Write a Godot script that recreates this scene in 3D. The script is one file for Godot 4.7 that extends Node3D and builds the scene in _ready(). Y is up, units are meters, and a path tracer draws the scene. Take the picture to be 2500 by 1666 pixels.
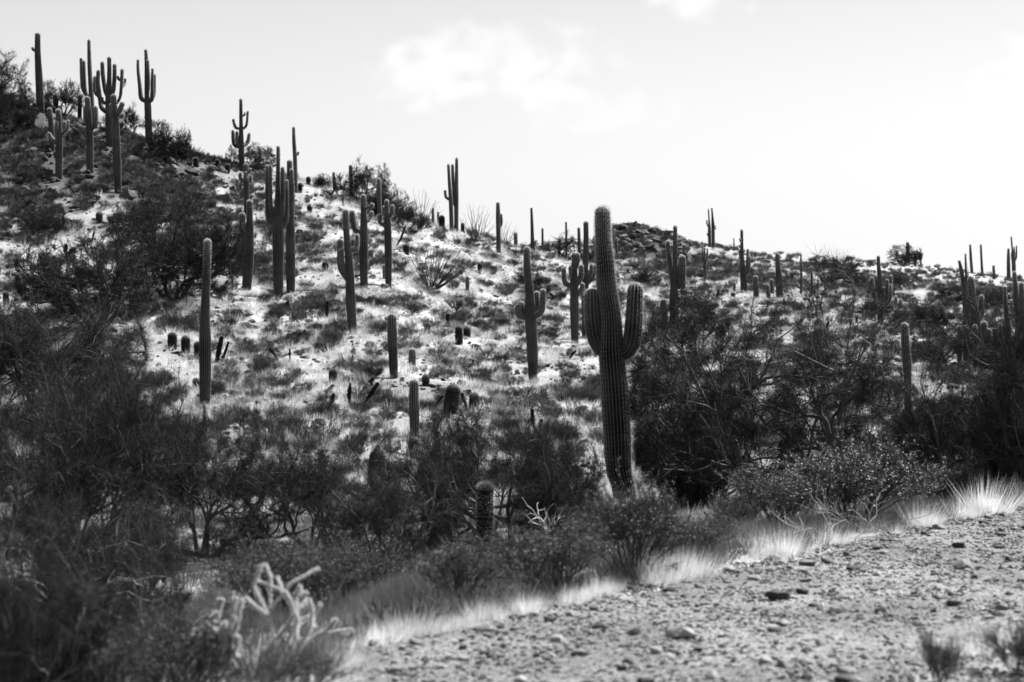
extends Node3D
# A saguaro hillside beside a stony trail, seen in black and white.

const FOCAL := 3524.0          # focal length in picture units (picture 2500 x 1666)
const EYE := Vector3(0, 1.6, 0)
const PITCH := 0.01901         # radians up

var rng := RandomNumberGenerator.new()
var taken := {}
var view := Basis()
var tables := []
var table_px := []
var rough := FastNoiseLite.new()
var fine := FastNoiseLite.new()
var patchy := FastNoiseLite.new()
const TH := 0.46
const NT := 460
const NR := 330
const R0 := 1.5
var rk := log(420.0 / 1.5) / 329.0
var grid := PackedFloat32Array()
var marks := []                # [picture position, short name]
var M := {}
var shared := {}


# ---------------------------------------------------------------- mesh builder
class Shape:
	var v := PackedVector3Array()
	var n := PackedVector3Array()
	var c := PackedColorArray()
	var ix := PackedInt32Array()
	var smooth := true

	func blade(p: Vector3, dir: Vector3, length: float, width: float, side: Vector3, col: Color, bend := Vector3.ZERO) -> void:
		var s := dir.cross(side).normalized() * (width * 0.5)
		var i := v.size()
		v.append(p - s)
		v.append(p + s)
		v.append(p + dir * length + bend)
		if smooth:
			var m := dir.cross(s).normalized()
			n.append(m)
			n.append(m)
			n.append(m)
		c.append(col)
		c.append(col)
		c.append(col)
		ix.append(i)
		ix.append(i + 1)
		ix.append(i + 2)

	func tube(pts: Array, rads: Array, sides: int, col: Color, closed := true) -> void:
		var start := v.size()
		var u := Vector3.ZERO
		for k in pts.size():
			var dir: Vector3 = (pts[mini(k + 1, pts.size() - 1)] - pts[maxi(k - 1, 0)]).normalized()
			if u == Vector3.ZERO:
				u = dir.cross(Vector3(0.31, 0.2, 0.93)).normalized()
			u = (u - dir * u.dot(dir)).normalized()
			var w := dir.cross(u)
			for j in sides:
				var a := TAU * j / sides
				var o := u * cos(a) + w * sin(a)
				v.append(pts[k] + o * rads[k])
				n.append(o)
				c.append(col)
		for k in pts.size() - 1:
			for j in sides:
				var a := start + k * sides + j
				var b := start + k * sides + (j + 1) % sides
				ix.append_array([a, a + sides, b, b, a + sides, b + sides])
		if closed:
			var top := v.size()
			var last := start + (pts.size() - 1) * sides
			v.append(pts[-1] + (pts[-1] - pts[-2]).normalized() * rads[-1] * 0.6)
			n.append((pts[-1] - pts[-2]).normalized())
			c.append(col)
			for j in sides:
				ix.append_array([last + j, top, last + (j + 1) % sides])

	func done(m: Material, onto: ArrayMesh = null) -> ArrayMesh:
		var a := []
		a.resize(Mesh.ARRAY_MAX)
		a[Mesh.ARRAY_VERTEX] = v
		if smooth:
			a[Mesh.ARRAY_NORMAL] = n
		a[Mesh.ARRAY_COLOR] = c
		a[Mesh.ARRAY_INDEX] = ix
		var mesh := onto if onto else ArrayMesh.new()
		mesh.add_surface_from_arrays(Mesh.PRIMITIVE_TRIANGLES, a)
		mesh.surface_set_material(mesh.get_surface_count() - 1, m)
		return mesh


func grey(x: float) -> Color:
	return Color(x, x, x)


func numbered(called: String) -> String:
	if not taken.has(called):
		taken[called] = 0
		return called
	taken[called] += 1
	return "%s_%03d" % [called, taken[called]]


func tag(o: Node, label: String, category: String, group := "") -> void:
	o.set_meta("label", label)
	if category:
		o.set_meta("category", category)
	if group:
		o.set_meta("group", group)


func thing(called: String, at: Vector3, label: String, category: String, group := "") -> Node3D:
	var o := Node3D.new()
	o.name = numbered(called)
	add_child(o, true)
	o.position = at
	tag(o, label, category, group)
	return o


func part(called: String, mesh: Mesh, parent: Node) -> MeshInstance3D:
	var o := MeshInstance3D.new()
	o.name = called
	o.mesh = mesh
	parent.add_child(o, true)
	return o


func structure(called: String, mesh: Mesh, label: String) -> MeshInstance3D:
	var o := MeshInstance3D.new()
	o.name = numbered(called)
	o.mesh = mesh
	add_child(o, true)
	o.set_meta("kind", "structure")
	o.set_meta("label", label)
	return o


func stuff(called: String, mesh: Mesh, where: Array, tints: Array, label: String, category: String) -> void:
	var mm := MultiMesh.new()
	mm.transform_format = MultiMesh.TRANSFORM_3D
	mm.use_colors = true
	mm.mesh = mesh
	mm.instance_count = where.size()
	for i in where.size():
		mm.set_instance_transform(i, where[i])
		mm.set_instance_color(i, tints[i])
	var o := MultiMeshInstance3D.new()
	o.name = numbered(called)
	o.multimesh = mm
	add_child(o, true)
	o.set_meta("kind", "stuff")
	tag(o, label, category)


func rdir() -> Vector3:
	var y := rng.randf_range(-1, 1)
	var a := rng.randf() * TAU
	var s := sqrt(1 - y * y)
	return Vector3(s * cos(a), y, s * sin(a))


# ---------------------------------------------------------------- lens and land
func ray(px: float, py: float) -> Vector3:        # scaled so that its depth (-z) is 1
	var d := view * Vector3((px - 1250.0) / FOCAL, (833.0 - py) / FOCAL, -1.0)
	return d / -d.z


func seen_at(p: Vector3) -> Vector2:
	var q := (p - EYE) * view
	return Vector2(1250.0 + q.x / -q.z * FOCAL, 833.0 - q.y / -q.z * FOCAL)


func make_tables() -> void:
	var columns := {
		-1000: [24, 1230, 36, 1010, 45, 830, 62, 480, 70, 380, 78, 290],
		-400: [24, 1228, 36, 990, 45, 800, 62, 440, 70, 310, 78, 190],
		0: [24, 1222, 36, 960, 45, 790, 55, 640, 62, 515, 70, 390, 80, 250],
		300: [24, 1222, 36, 985, 45, 800, 55, 665, 66, 475, 74, 410, 84, 338],
		600: [24, 1222, 36, 988, 48, 795, 57, 702, 66, 600, 76, 500, 88, 412],
		900: [24, 1222, 38, 950, 48, 812, 58, 712, 70, 612, 80, 540, 92, 490],
		1250: [24, 1222, 38, 985, 46, 928, 58, 812, 72, 718, 85, 645, 97, 600],
		1500: [24, 1226, 38, 1000, 46, 932, 58, 835, 75, 738, 95, 662, 115, 625, 142, 566],
		1720: [24, 1226, 38, 1010, 46, 932, 60, 826, 80, 738, 100, 682, 125, 640, 150, 604],
		1900: [24, 1228, 38, 1020, 48, 930, 62, 832, 85, 718, 110, 678, 140, 642, 165, 626],
		2200: [24, 1230, 34, 1020, 48, 900, 62, 815, 75, 768, 95, 718, 130, 686, 160, 660, 190, 646],
		2500: [24, 1235, 36, 1030, 50, 900, 75, 805, 95, 752, 130, 716, 180, 690],
		2900: [24, 1235, 36, 1030, 50, 905, 75, 815, 95, 770, 130, 735, 180, 712],
		3600: [24, 1235, 36, 1030, 50, 910, 75, 825, 95, 785, 130, 755, 180, 735],
	}
	for px in columns:
		var a: Array = columns[px]
		var ds := []
		var hs := []
		for k in range(0, a.size(), 2):
			ds.append(float(a[k]))
			hs.append(EYE.y + ray(px, a[k + 1]).y * a[k])
		var e: float = ds[-1]
		var he: float = hs[-1]
		var back: Array = [[4.0, -0.35], [12.0, -2.2], [30.0, -7.0], [60.0, -14.0], [400.0, -30.0]]
		for b in back:
			ds.append(e + b[0])
			hs.append(maxf(he + b[1], -1.0 - 0.01 * b[0]))
		var t := PackedFloat32Array()
		var k := 0
		for i in 900:
			var d := i * 0.5
			if d <= ds[0]:
				t.append(hs[0])
				continue
			while k < ds.size() - 2 and d > ds[k + 1]:
				k += 1
			var f: float = clampf((d - ds[k]) / (ds[k + 1] - ds[k]), 0, 1)
			var m0: float = slope_at(ds, hs, k)
			var m1: float = slope_at(ds, hs, k + 1)
			var w: float = ds[k + 1] - ds[k]
			t.append((1 + 2 * f) * (1 - f) * (1 - f) * hs[k] + f * (1 - f) * (1 - f) * w * m0 + f * f * (3 - 2 * f) * hs[k + 1] + f * f * (f - 1) * w * m1)
		tables.append(t)
		table_px.append(float(px))


func slope_at(ds: Array, hs: Array, k: int) -> float:
	if k == 0 or k == ds.size() - 1:
		return 0.0
	var a: float = (hs[k] - hs[k - 1]) / (ds[k] - ds[k - 1])
	var b: float = (hs[k + 1] - hs[k]) / (ds[k + 1] - ds[k])
	return 0.0 if a * b < 0 else (a + b) * 0.5


func along(p: Vector2) -> Vector2:                # (distance along the trail, distance left of its left edge) of (x, depth)
	var q := p - Vector2(-0.85, 8.0)
	var l := q.x * 0.626 + q.y * 0.78
	return Vector2(l, q.x * -0.78 + q.y * 0.626 - bend(l))


func bend(l: float) -> float:                     # near the camera the path curves away to the right
	return minf(0.0, (l - 0.1) * 0.95)


func on_trail(l: float, s: float) -> Vector2:     # (x, depth)
	var t := s + bend(l)
	return Vector2(-0.85 + l * 0.626 - t * 0.78, 8.0 + l * 0.78 + t * 0.626)


func land(x: float, d: float) -> float:           # the shape of the ground
	var s := along(Vector2(x, d)).y
	var h := -0.66 * smoothstep(0.4, 5.0, s)
	if d > 17.0:
		var px := clampf(1250.0 + FOCAL * x / d, table_px[0], table_px[-1] - 1.0)
		var k := 0
		while k < table_px.size() - 2 and px >= table_px[k + 1]:
			k += 1
		var f: float = (px - table_px[k]) / (table_px[k + 1] - table_px[k])
		var at := minf(d * 2.0, 897.0)
		var i := int(at)
		var g := at - i
		var n := tables.size() - 1
		var q := [maxi(k - 1, 0), k, k + 1, mini(k + 2, n)]
		var p := []
		for j in q:
			p.append(tables[j][i] * (1 - g) + tables[j][i + 1] * g)
		var y: float = 0.5 * (2 * p[1] + (p[2] - p[0]) * f + (2 * p[0] - 5 * p[1] + 4 * p[2] - p[3]) * f * f + (3 * p[1] - p[0] - 3 * p[2] + p[3]) * f * f * f)
		y = lerpf(y, p[1] * (1 - f) + p[2] * f, 0.4)
		h = lerpf(h, y, smoothstep(17.0, 26.0, d))
	var wild := smoothstep(-0.2, 1.5, s) * smoothstep(6.0, 40.0, d)
	h += rough.get_noise_2d(x, d) * 0.42 * wild + fine.get_noise_2d(x, d) * (0.012 + 0.11 * wild)
	return h


func make_grid() -> void:
	grid.resize((NT + 1) * NR)
	for i in NT + 1:
		var a := -TH + 2 * TH * i / NT
		for k in NR:
			var r := R0 * exp(rk * k)
			grid[i * NR + k] = land(r * sin(a), r * cos(a))


func height(x: float, z: float) -> float:
	var a := atan2(x, -z)
	var r := sqrt(x * x + z * z)
	if absf(a) >= TH or r < R0 * 1.05 or r > 400.0:
		return land(x, -z)
	var u := (a + TH) / (2 * TH) * NT
	var w := log(r / R0) / rk
	var i := mini(int(u), NT - 1)
	var k := mini(int(w), NR - 2)
	u -= i
	w -= k
	var j := i * NR + k
	return lerpf(lerpf(grid[j], grid[j + 1], w), lerpf(grid[j + NR], grid[j + NR + 1], w), u)


func hit(px: float, py: float) -> float:          # the depth at which the line of sight meets the hillside
	var r := ray(px, py)
	var best := 60.0
	var most := -1e9
	var d := 24.0
	var last := 1e9
	while d < 220.0:
		var gap := EYE.y + r.y * d - height(r.x * d, -d)
		if gap <= 0.0:
			return d - 0.25 * gap / (gap - last) * 1.0 if last < 1e8 else d
		if -gap > most and d > 55.0:
			most = -gap
			best = d
		last = gap
		d += 0.25
	return best


func on_ground(px: float, d: float) -> Vector3:
	var x := ray(px, 900.0).x * d
	return Vector3(x, height(x, -d), -d)


# ---------------------------------------------------------------- materials
func noise_tex(size: int, freq: float, kind: int, lo: float, hi: float, seed_: int, octaves := 4, as_normal := false) -> Texture2D:
	var n := FastNoiseLite.new()
	n.seed = seed_
	n.noise_type = kind
	n.frequency = freq
	n.fractal_octaves = octaves
	if kind == FastNoiseLite.TYPE_CELLULAR:
		n.fractal_type = FastNoiseLite.FRACTAL_NONE
		n.cellular_return_type = FastNoiseLite.RETURN_CELL_VALUE if not as_normal else FastNoiseLite.RETURN_DISTANCE
	var t := NoiseTexture2D.new()
	t.width = size
	t.height = size
	t.seamless = true
	t.noise = n
	if as_normal:
		t.as_normal_map = true
		t.bump_strength = 6.0
	else:
		var g := Gradient.new()
		g.set_color(0, grey(lo))
		g.set_color(1, grey(hi))
		t.color_ramp = g
	return t


func plain(called: String, back := 0.0, rough_ := 0.9, cull := true) -> StandardMaterial3D:
	var m := StandardMaterial3D.new()
	m.resource_name = called
	m.vertex_color_use_as_albedo = true
	m.roughness = rough_
	m.metallic_specular = 0.3
	if back > 0.0:
		m.backlight_enabled = true
		m.backlight = grey(back).linear_to_srgb()
	if cull:
		m.cull_mode = BaseMaterial3D.CULL_DISABLED
	return m


func make_materials() -> void:
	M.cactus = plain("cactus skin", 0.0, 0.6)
	M.cactus.metallic_specular = 0.25
	M.wood = plain("bark", 0.0, 0.85)
	M.twig = plain("green twigs", 0.1, 0.75)
	M.twig.metallic_specular = 0.15
	M.leaf = plain("small leaves", 0.3, 0.5)
	M.leaf.metallic_specular = 0.5
	M.grass = plain("dry grass", 0.8, 0.8)
	M.spiny = plain("pale spines", 1.0, 0.8)
	M.char = plain("dead black wood", 0.0, 1.0)
	var g := StandardMaterial3D.new()
	g.resource_name = "stony soil"
	g.vertex_color_use_as_albedo = true
	g.albedo_texture = noise_tex(1024, 0.03, FastNoiseLite.TYPE_SIMPLEX_SMOOTH, 0.55, 1.0, 5, 6)
	g.uv1_triplanar = true
	g.uv1_world_triplanar = true
	g.uv1_scale = Vector3.ONE * 0.37
	g.normal_enabled = true
	g.normal_texture = noise_tex(1024, 0.06, FastNoiseLite.TYPE_SIMPLEX_SMOOTH, 0, 1, 9, 6, true)
	g.normal_scale = 1.2
	g.roughness = 0.95
	M.soil = g
	var t := StandardMaterial3D.new()
	t.resource_name = "trail grit"
	t.vertex_color_use_as_albedo = true
	t.albedo_texture = noise_tex(1024, 0.09, FastNoiseLite.TYPE_CELLULAR, 0.45, 1.0, 7)
	t.uv1_triplanar = true
	t.uv1_world_triplanar = true
	t.uv1_scale = Vector3.ONE * 0.9
	t.normal_enabled = true
	t.normal_texture = noise_tex(1024, 0.09, FastNoiseLite.TYPE_CELLULAR, 0, 1, 7, 1, true)
	t.normal_scale = 1.5
	t.roughness = 0.95
	M.grit = t
	var s := StandardMaterial3D.new()
	s.resource_name = "weathered rock"
	s.vertex_color_use_as_albedo = true
	s.albedo_texture = noise_tex(512, 0.02, FastNoiseLite.TYPE_SIMPLEX_SMOOTH, 0.5, 1.0, 3, 5)
	s.uv1_triplanar = true
	s.uv1_scale = Vector3.ONE * 1.3
	s.roughness = 0.85
	M.rock = s


# ---------------------------------------------------------------- sky
func make_sky(to_sun: Vector3) -> Sky:
	var w := 2048
	var h := 1024
	var px := PackedFloat32Array()
	px.resize(w * h * 3)
	px.fill(0.12)
	var cl := FastNoiseLite.new()
	cl.seed = 21
	cl.frequency = 0.055
	cl.fractal_octaves = 5
	# soft clouds: azimuth and height in degrees, half width, half height, strength
	var clouds := [[-0.6, 12.0, 4.4, 1.5, 0.6], [-3.6, 11.4, 2.2, 1.2, 0.6], [3.5, 10.2, 3.0, 1.0, 0.35], [7.4, 14.4, 2.0, 0.9, 0.9], [20.3, 9.2, 2.9, 2.7, 0.95], [17.6, 8.0, 3.5, 1.6, 0.6], [1.5, 11.4, 1.8, 1.0, 0.6],
		[-40, 22, 12, 4, 0.8], [55, 30, 16, 5, 0.8], [110, 18, 12, 4, 0.8], [-120, 26, 16, 5, 0.8], [170, 15, 14, 4, 0.8], [5, 38, 14, 4, 0.6]]
	for y in h / 2:
		var el := (0.5 - (y + 0.5) / h) * 180.0
		var base := 0.126 + 0.045 * (1 - smoothstep(20, 80, el)) + 0.21 * (1 - smoothstep(7.0, 27.0, el))
		var ce := cos(deg_to_rad(el))
		var se := sin(deg_to_rad(el))
		for x in w:
			var az := wrapf((x + 0.5) / w * 360.0, -180.0, 180.0)   # column 0 looks along -Z
			var a := deg_to_rad(az)
			var dot := sin(a) * ce * to_sun.x + se * to_sun.y - cos(a) * ce * to_sun.z
			var l := base * maxf(0.69 + 0.54 * dot, 0.62)
			for c in clouds:
				var dx: float = wrapf(az - c[0], -180, 180) / c[2]
				var dy: float = (el - c[1]) / c[3]
				var q: float = dx * dx + dy * dy
				if q < 3.0:
					var n := cl.get_noise_2d(az * 9.0, el * 14.0)
					l = lerpf(l, maxf(l, 0.42), c[4] * 0.85 * smoothstep(0.0, 1.3, 1.05 - q * 0.8 + n * 1.3))
			var i := (y * w + x) * 3
			px[i] = l
			px[i + 1] = l
			px[i + 2] = l
	var m := PanoramaSkyMaterial.new()
	m.panorama = ImageTexture.create_from_image(Image.create_from_data(w, h, false, Image.FORMAT_RGBF, px.to_byte_array()))
	var s := Sky.new()
	s.sky_material = m
	return s


# ---------------------------------------------------------------- ground
func make_ground() -> void:
	var angles := []
	for i in NT + 1:
		angles.append(-TH + 2 * TH * i / NT)
	for i in range(1, 40):
		angles.append(TH + (TAU - 2 * TH) * i / 40.0)
	var st := Shape.new()
	var rows := []
	for k in NR:
		rows.append(R0 * exp(rk * k))
	rows.append(700.0)
	rows.append(1500.0)
	rows.append(4000.0)
	var n := rows.size()
	var pale := FastNoiseLite.new()
	pale.seed = 4
	pale.frequency = 0.23
	pale.fractal_octaves = 4
	for i in angles.size():
		for k in n:
			var x: float = rows[k] * sin(angles[i])
			var d: float = rows[k] * cos(angles[i])
			var y: float = grid[i * NR + k] if i <= NT and k < NR else land(x, d)
			if rows[k] > 500.0:
				y = -12.0
			st.v.append(Vector3(x, y, -d))
			var tone := clampf(0.43 + 0.34 * pale.get_noise_2d(x, d), 0.17, 0.6) * lerpf(1.0, 0.13, rocky(x, d))  # dark rock colour, plus upper-left hill shade painted into the soil
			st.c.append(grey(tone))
	st.v.append(Vector3(0, 0, 0))
	st.c.append(grey(0.4))
	st.n.resize(st.v.size())
	for i in angles.size():
		var j := (i + 1) % angles.size()
		st.ix.append_array([st.v.size() - 1, i * n, j * n])
		for k in n - 1:
			st.ix.append_array([i * n + k, i * n + k + 1, j * n + k, j * n + k, i * n + k + 1, j * n + k + 1])
	for t in range(0, st.ix.size(), 3):
		var f := (st.v[st.ix[t + 2]] - st.v[st.ix[t]]).cross(st.v[st.ix[t + 1]] - st.v[st.ix[t]])
		if f.y < 0:
			f = -f
		for q in 3:
			st.n[st.ix[t + q]] += f
	for i in st.n.size():
		st.n[i] = st.n[i].normalized()
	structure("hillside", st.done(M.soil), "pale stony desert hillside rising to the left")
	# the trail
	var tr := Shape.new()
	var nl := 240
	var nw := 24
	for i in nl + 1:
		for j in nw + 1:
			var l := -3.5 + 24.5 * i / nl
			var s := -2.6 + 2.75 * j / nw + 0.14 * rough.get_noise_2d(l * 9.0, 40.0 + (100.0 if j < nw / 2 else 0.0))
			var at := on_trail(l, s)
			var x := at.x
			var d := at.y
			var e := minf(j, nw - j) / 2.0
			tr.v.append(Vector3(x, height(x, -d) + (0.016 if e > 0.4 else -0.03) + 0.012 * fine.get_noise_2d(x * 5, d * 5), -d))
			tr.n.append(Vector3.UP)
			tr.c.append(grey(clampf(0.26 + 0.2 * pale.get_noise_2d(x * 3, d * 3), 0.2, 0.6)))
	for i in nl:
		for j in nw:
			var a := i * (nw + 1) + j
			tr.ix.append_array([a, a + 1, a + nw + 1, a + nw + 1, a + 1, a + nw + 2])
	M.trail = structure("trail", tr.done(M.grit), "stony footpath crossing the lower right corner")


func rocky(x: float, d: float) -> float:          # 1 on dark rock and on the dim upper-left slope
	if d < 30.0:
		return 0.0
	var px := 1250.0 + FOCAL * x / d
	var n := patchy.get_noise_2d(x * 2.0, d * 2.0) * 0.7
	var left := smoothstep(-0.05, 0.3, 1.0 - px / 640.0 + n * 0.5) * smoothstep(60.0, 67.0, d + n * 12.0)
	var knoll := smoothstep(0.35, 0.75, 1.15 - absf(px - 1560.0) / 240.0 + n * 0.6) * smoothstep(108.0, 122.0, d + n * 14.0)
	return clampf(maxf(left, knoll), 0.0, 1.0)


# ---------------------------------------------------------------- rocks
func rock_shape(angular: float, tone: float) -> ArrayMesh:
	var base := SphereMesh.new()
	base.radius = 1.0
	base.height = 2.0
	base.radial_segments = 10
	base.rings = 6
	var a := base.get_mesh_arrays()
	var v: PackedVector3Array = a[Mesh.ARRAY_VERTEX]
	var planes := []
	for i in 13:
		planes.append([rdir(), rng.randf_range(0.38, 0.78)])
	var out := PackedVector3Array()
	var c := PackedColorArray()
	var wob := rng.randi() % 1000
	for p in v:
		var q := p * (1.0 + 0.35 * rough.get_noise_3d(p.x * 5 + wob, p.y * 5, p.z * 5))
		for pl in planes:
			var over: float = q.dot(pl[0]) - pl[1]
			if over > 0:
				q -= pl[0] * over * angular
		out.append(q * Vector3(1.0, 0.75, 0.85))
		c.append(grey(tone))
	var st := Shape.new()
	st.smooth = false
	var ix: PackedInt32Array = a[Mesh.ARRAY_INDEX]
	for t in range(0, ix.size(), 3):
		var p0 := out[ix[t]]
		var p1 := out[ix[t + 1]]
		var p2 := out[ix[t + 2]]
		if (p1 - p0).cross(p2 - p0).length() < 1e-5:
			continue
		var tint := grey(tone * rng.randf_range(0.85, 1.15))
		for p in [p0, p1, p2]:
			st.ix.append(st.v.size())
			st.v.append(p)
			st.c.append(tint)
	return st.done(M.rock)


func rock_turn() -> Basis:
	return Basis.from_euler(Vector3(rng.randf_range(-0.5, 0.5), rng.randf() * TAU, rng.randf_range(-0.5, 0.5)))


func place_rocks() -> void:
	var dark := []
	var pale := []
	for i in 8:
		dark.append(rock_shape(1.0, [0.025, 0.035, 0.05, 0.08, 0.03, 0.045, 0.11, 0.03][i]))
		pale.append(rock_shape(0.9, [0.2, 0.34, 0.10, 0.42, 0.05, 0.24, 0.38, 0.03][i]))
	# boulders on the knoll and under the left ridge
	var n := 0
	var tries := 0
	var spots := []
	while n < 295 and tries < 20000:
		tries += 1
		var onk := n < 190
		var px := rng.randf_range(1335, 1760) if onk else rng.randf_range(60, 620)
		var d := rng.randf_range(112, 150) if onk else rng.randf_range(62, 84)
		var p := on_ground(px, d)
		if rng.randf() > rocky(p.x, d):
			continue
		var s := rng.randf_range(0.35, 1.05) * (0.85 if onk else 0.5) * (1.4 if rng.randf() < 0.12 else 1.0)
		var close := false
		for q in spots:
			if q[0].distance_to(p) < (q[1] + s) * 0.62:
				close = true
				break
		if close:
			continue
		spots.append([p, s])
		n += 1
		var o := MeshInstance3D.new()
		o.name = numbered("boulder")
		o.mesh = dark[rng.randi() % 8]
		add_child(o, true)
		o.transform = Transform3D(rock_turn().scaled(Vector3(s * rng.randf_range(0.8, 1.3), s * rng.randf_range(0.6, 1.0), s)), p + Vector3(0, s * 0.22, 0))
		o.set_meta("at", seen_at(p))
		tag(o, "", "boulder", "dark boulders on the rocky knoll" if onk else "dark boulders on the rocky left slope")
		(M.knoll if onk else M.slope).append(o)
	# rubble: loose stones over the hillside, too many to count
	for kind in 4:
		var where := []
		var tints := []
		for i in 7000:
			var a := rng.randf_range(-0.38, 0.38)
			var r := rng.randf_range(26, 135)
			var p := Vector3(r * sin(a), 0, -r * cos(a))
			var k := rocky(p.x, -p.z)
			if kind < 2 and rng.randf() > k + 0.4:
				continue
			if kind >= 2 and rng.randf() < k:
				continue
			p.y = height(p.x, p.z)
			var s := rng.randf_range(0.03, 0.12) * (1.0 + k * 1.2) * (2.2 if rng.randf() < 0.08 else 1.0)
			where.append(Transform3D(rock_turn().scaled(Vector3(s, s * 0.8, s)), p + Vector3(0, s * 0.2, 0)))
			tints.append(grey(rng.randf_range(0.6, 1.2)))
		stuff("rubble", dark[kind] if kind < 2 else pale[kind + 2], where, tints, "loose %s stones strewn over the hillside" % ["black", "dark", "grey", "pale"][kind], "rubble")
	# the trail's stones: the largest are parts of the trail, the rest is gravel
	for i in 300:
		var l := rng.randf_range(-3.5, 14.0)
		var s := rng.randf_range(-3.4, 0.15)
		var p := Vector3(on_trail(l, s).x, 0, -on_trail(l, s).y)
		p.y = height(p.x, p.z) + 0.016
		var size := rng.randf_range(0.035, 0.062) * (1.7 if rng.randf() < 0.12 else 1.0)
		var o := part("stone", pale[rng.randi() % 8], M.trail)
		o.transform = Transform3D(rock_turn().scaled(Vector3(size * rng.randf_range(0.9, 1.5), size * 0.75, size)), p + Vector3(0, size * 0.25, 0))
	for kind in 8:
		var where := []
		var tints := []
		for i in 9000:
			var l := rng.randf_range(-5.0, 17.0)
			var s := rng.randf_range(-4.2, 0.25)
			var p := Vector3(on_trail(l, s).x, 0, -on_trail(l, s).y)
			if p.z > -4.5:
				continue
			p.y = height(p.x, p.z) + 0.014
			if rough.get_noise_2d(p.x * 14.0, p.z * 14.0) > 0.16 and rng.randf() < 0.5:
				continue          # patches of bare packed dust
			var size := rng.randf_range(0.006, 0.020) * (1.7 if rng.randf() < 0.12 else 1.0)
			where.append(Transform3D(rock_turn().scaled(Vector3(size * rng.randf_range(0.8, 1.5), size * 0.8, size)), p + Vector3(0, size * 0.2, 0)))
			tints.append(grey(rng.randf_range(0.45, 1.5)))
		stuff("gravel", pale[kind], where, tints, "trail gravel of %s stones" % ["mid-grey", "pale", "dull grey", "whitish", "dark", "light grey", "bright", "black"][kind], "gravel")


# ---------------------------------------------------------------- cacti
func smooth_path(p: PackedVector3Array, r: PackedFloat32Array, step: float) -> Array:
	var pts := PackedVector3Array()
	var rad := PackedFloat32Array()
	for k in p.size() - 1:
		var a := p[maxi(k - 1, 0)]
		var b := p[k]
		var c := p[k + 1]
		var d := p[mini(k + 2, p.size() - 1)]
		var count := maxi(2, int(ceil(b.distance_to(c) / step)))
		for i in count:
			var f := float(i) / count
			pts.append(0.5 * (2 * b + (c - a) * f + (2 * a - 5 * b + 4 * c - d) * f * f + (3 * b - a - 3 * c + d) * f * f * f))
			rad.append(lerpf(r[k], r[k + 1], smoothstep(0, 1, f) * 0.5 + f * 0.5))
	pts.append(p[-1])
	rad.append(r[-1])
	return [pts, rad]


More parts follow.
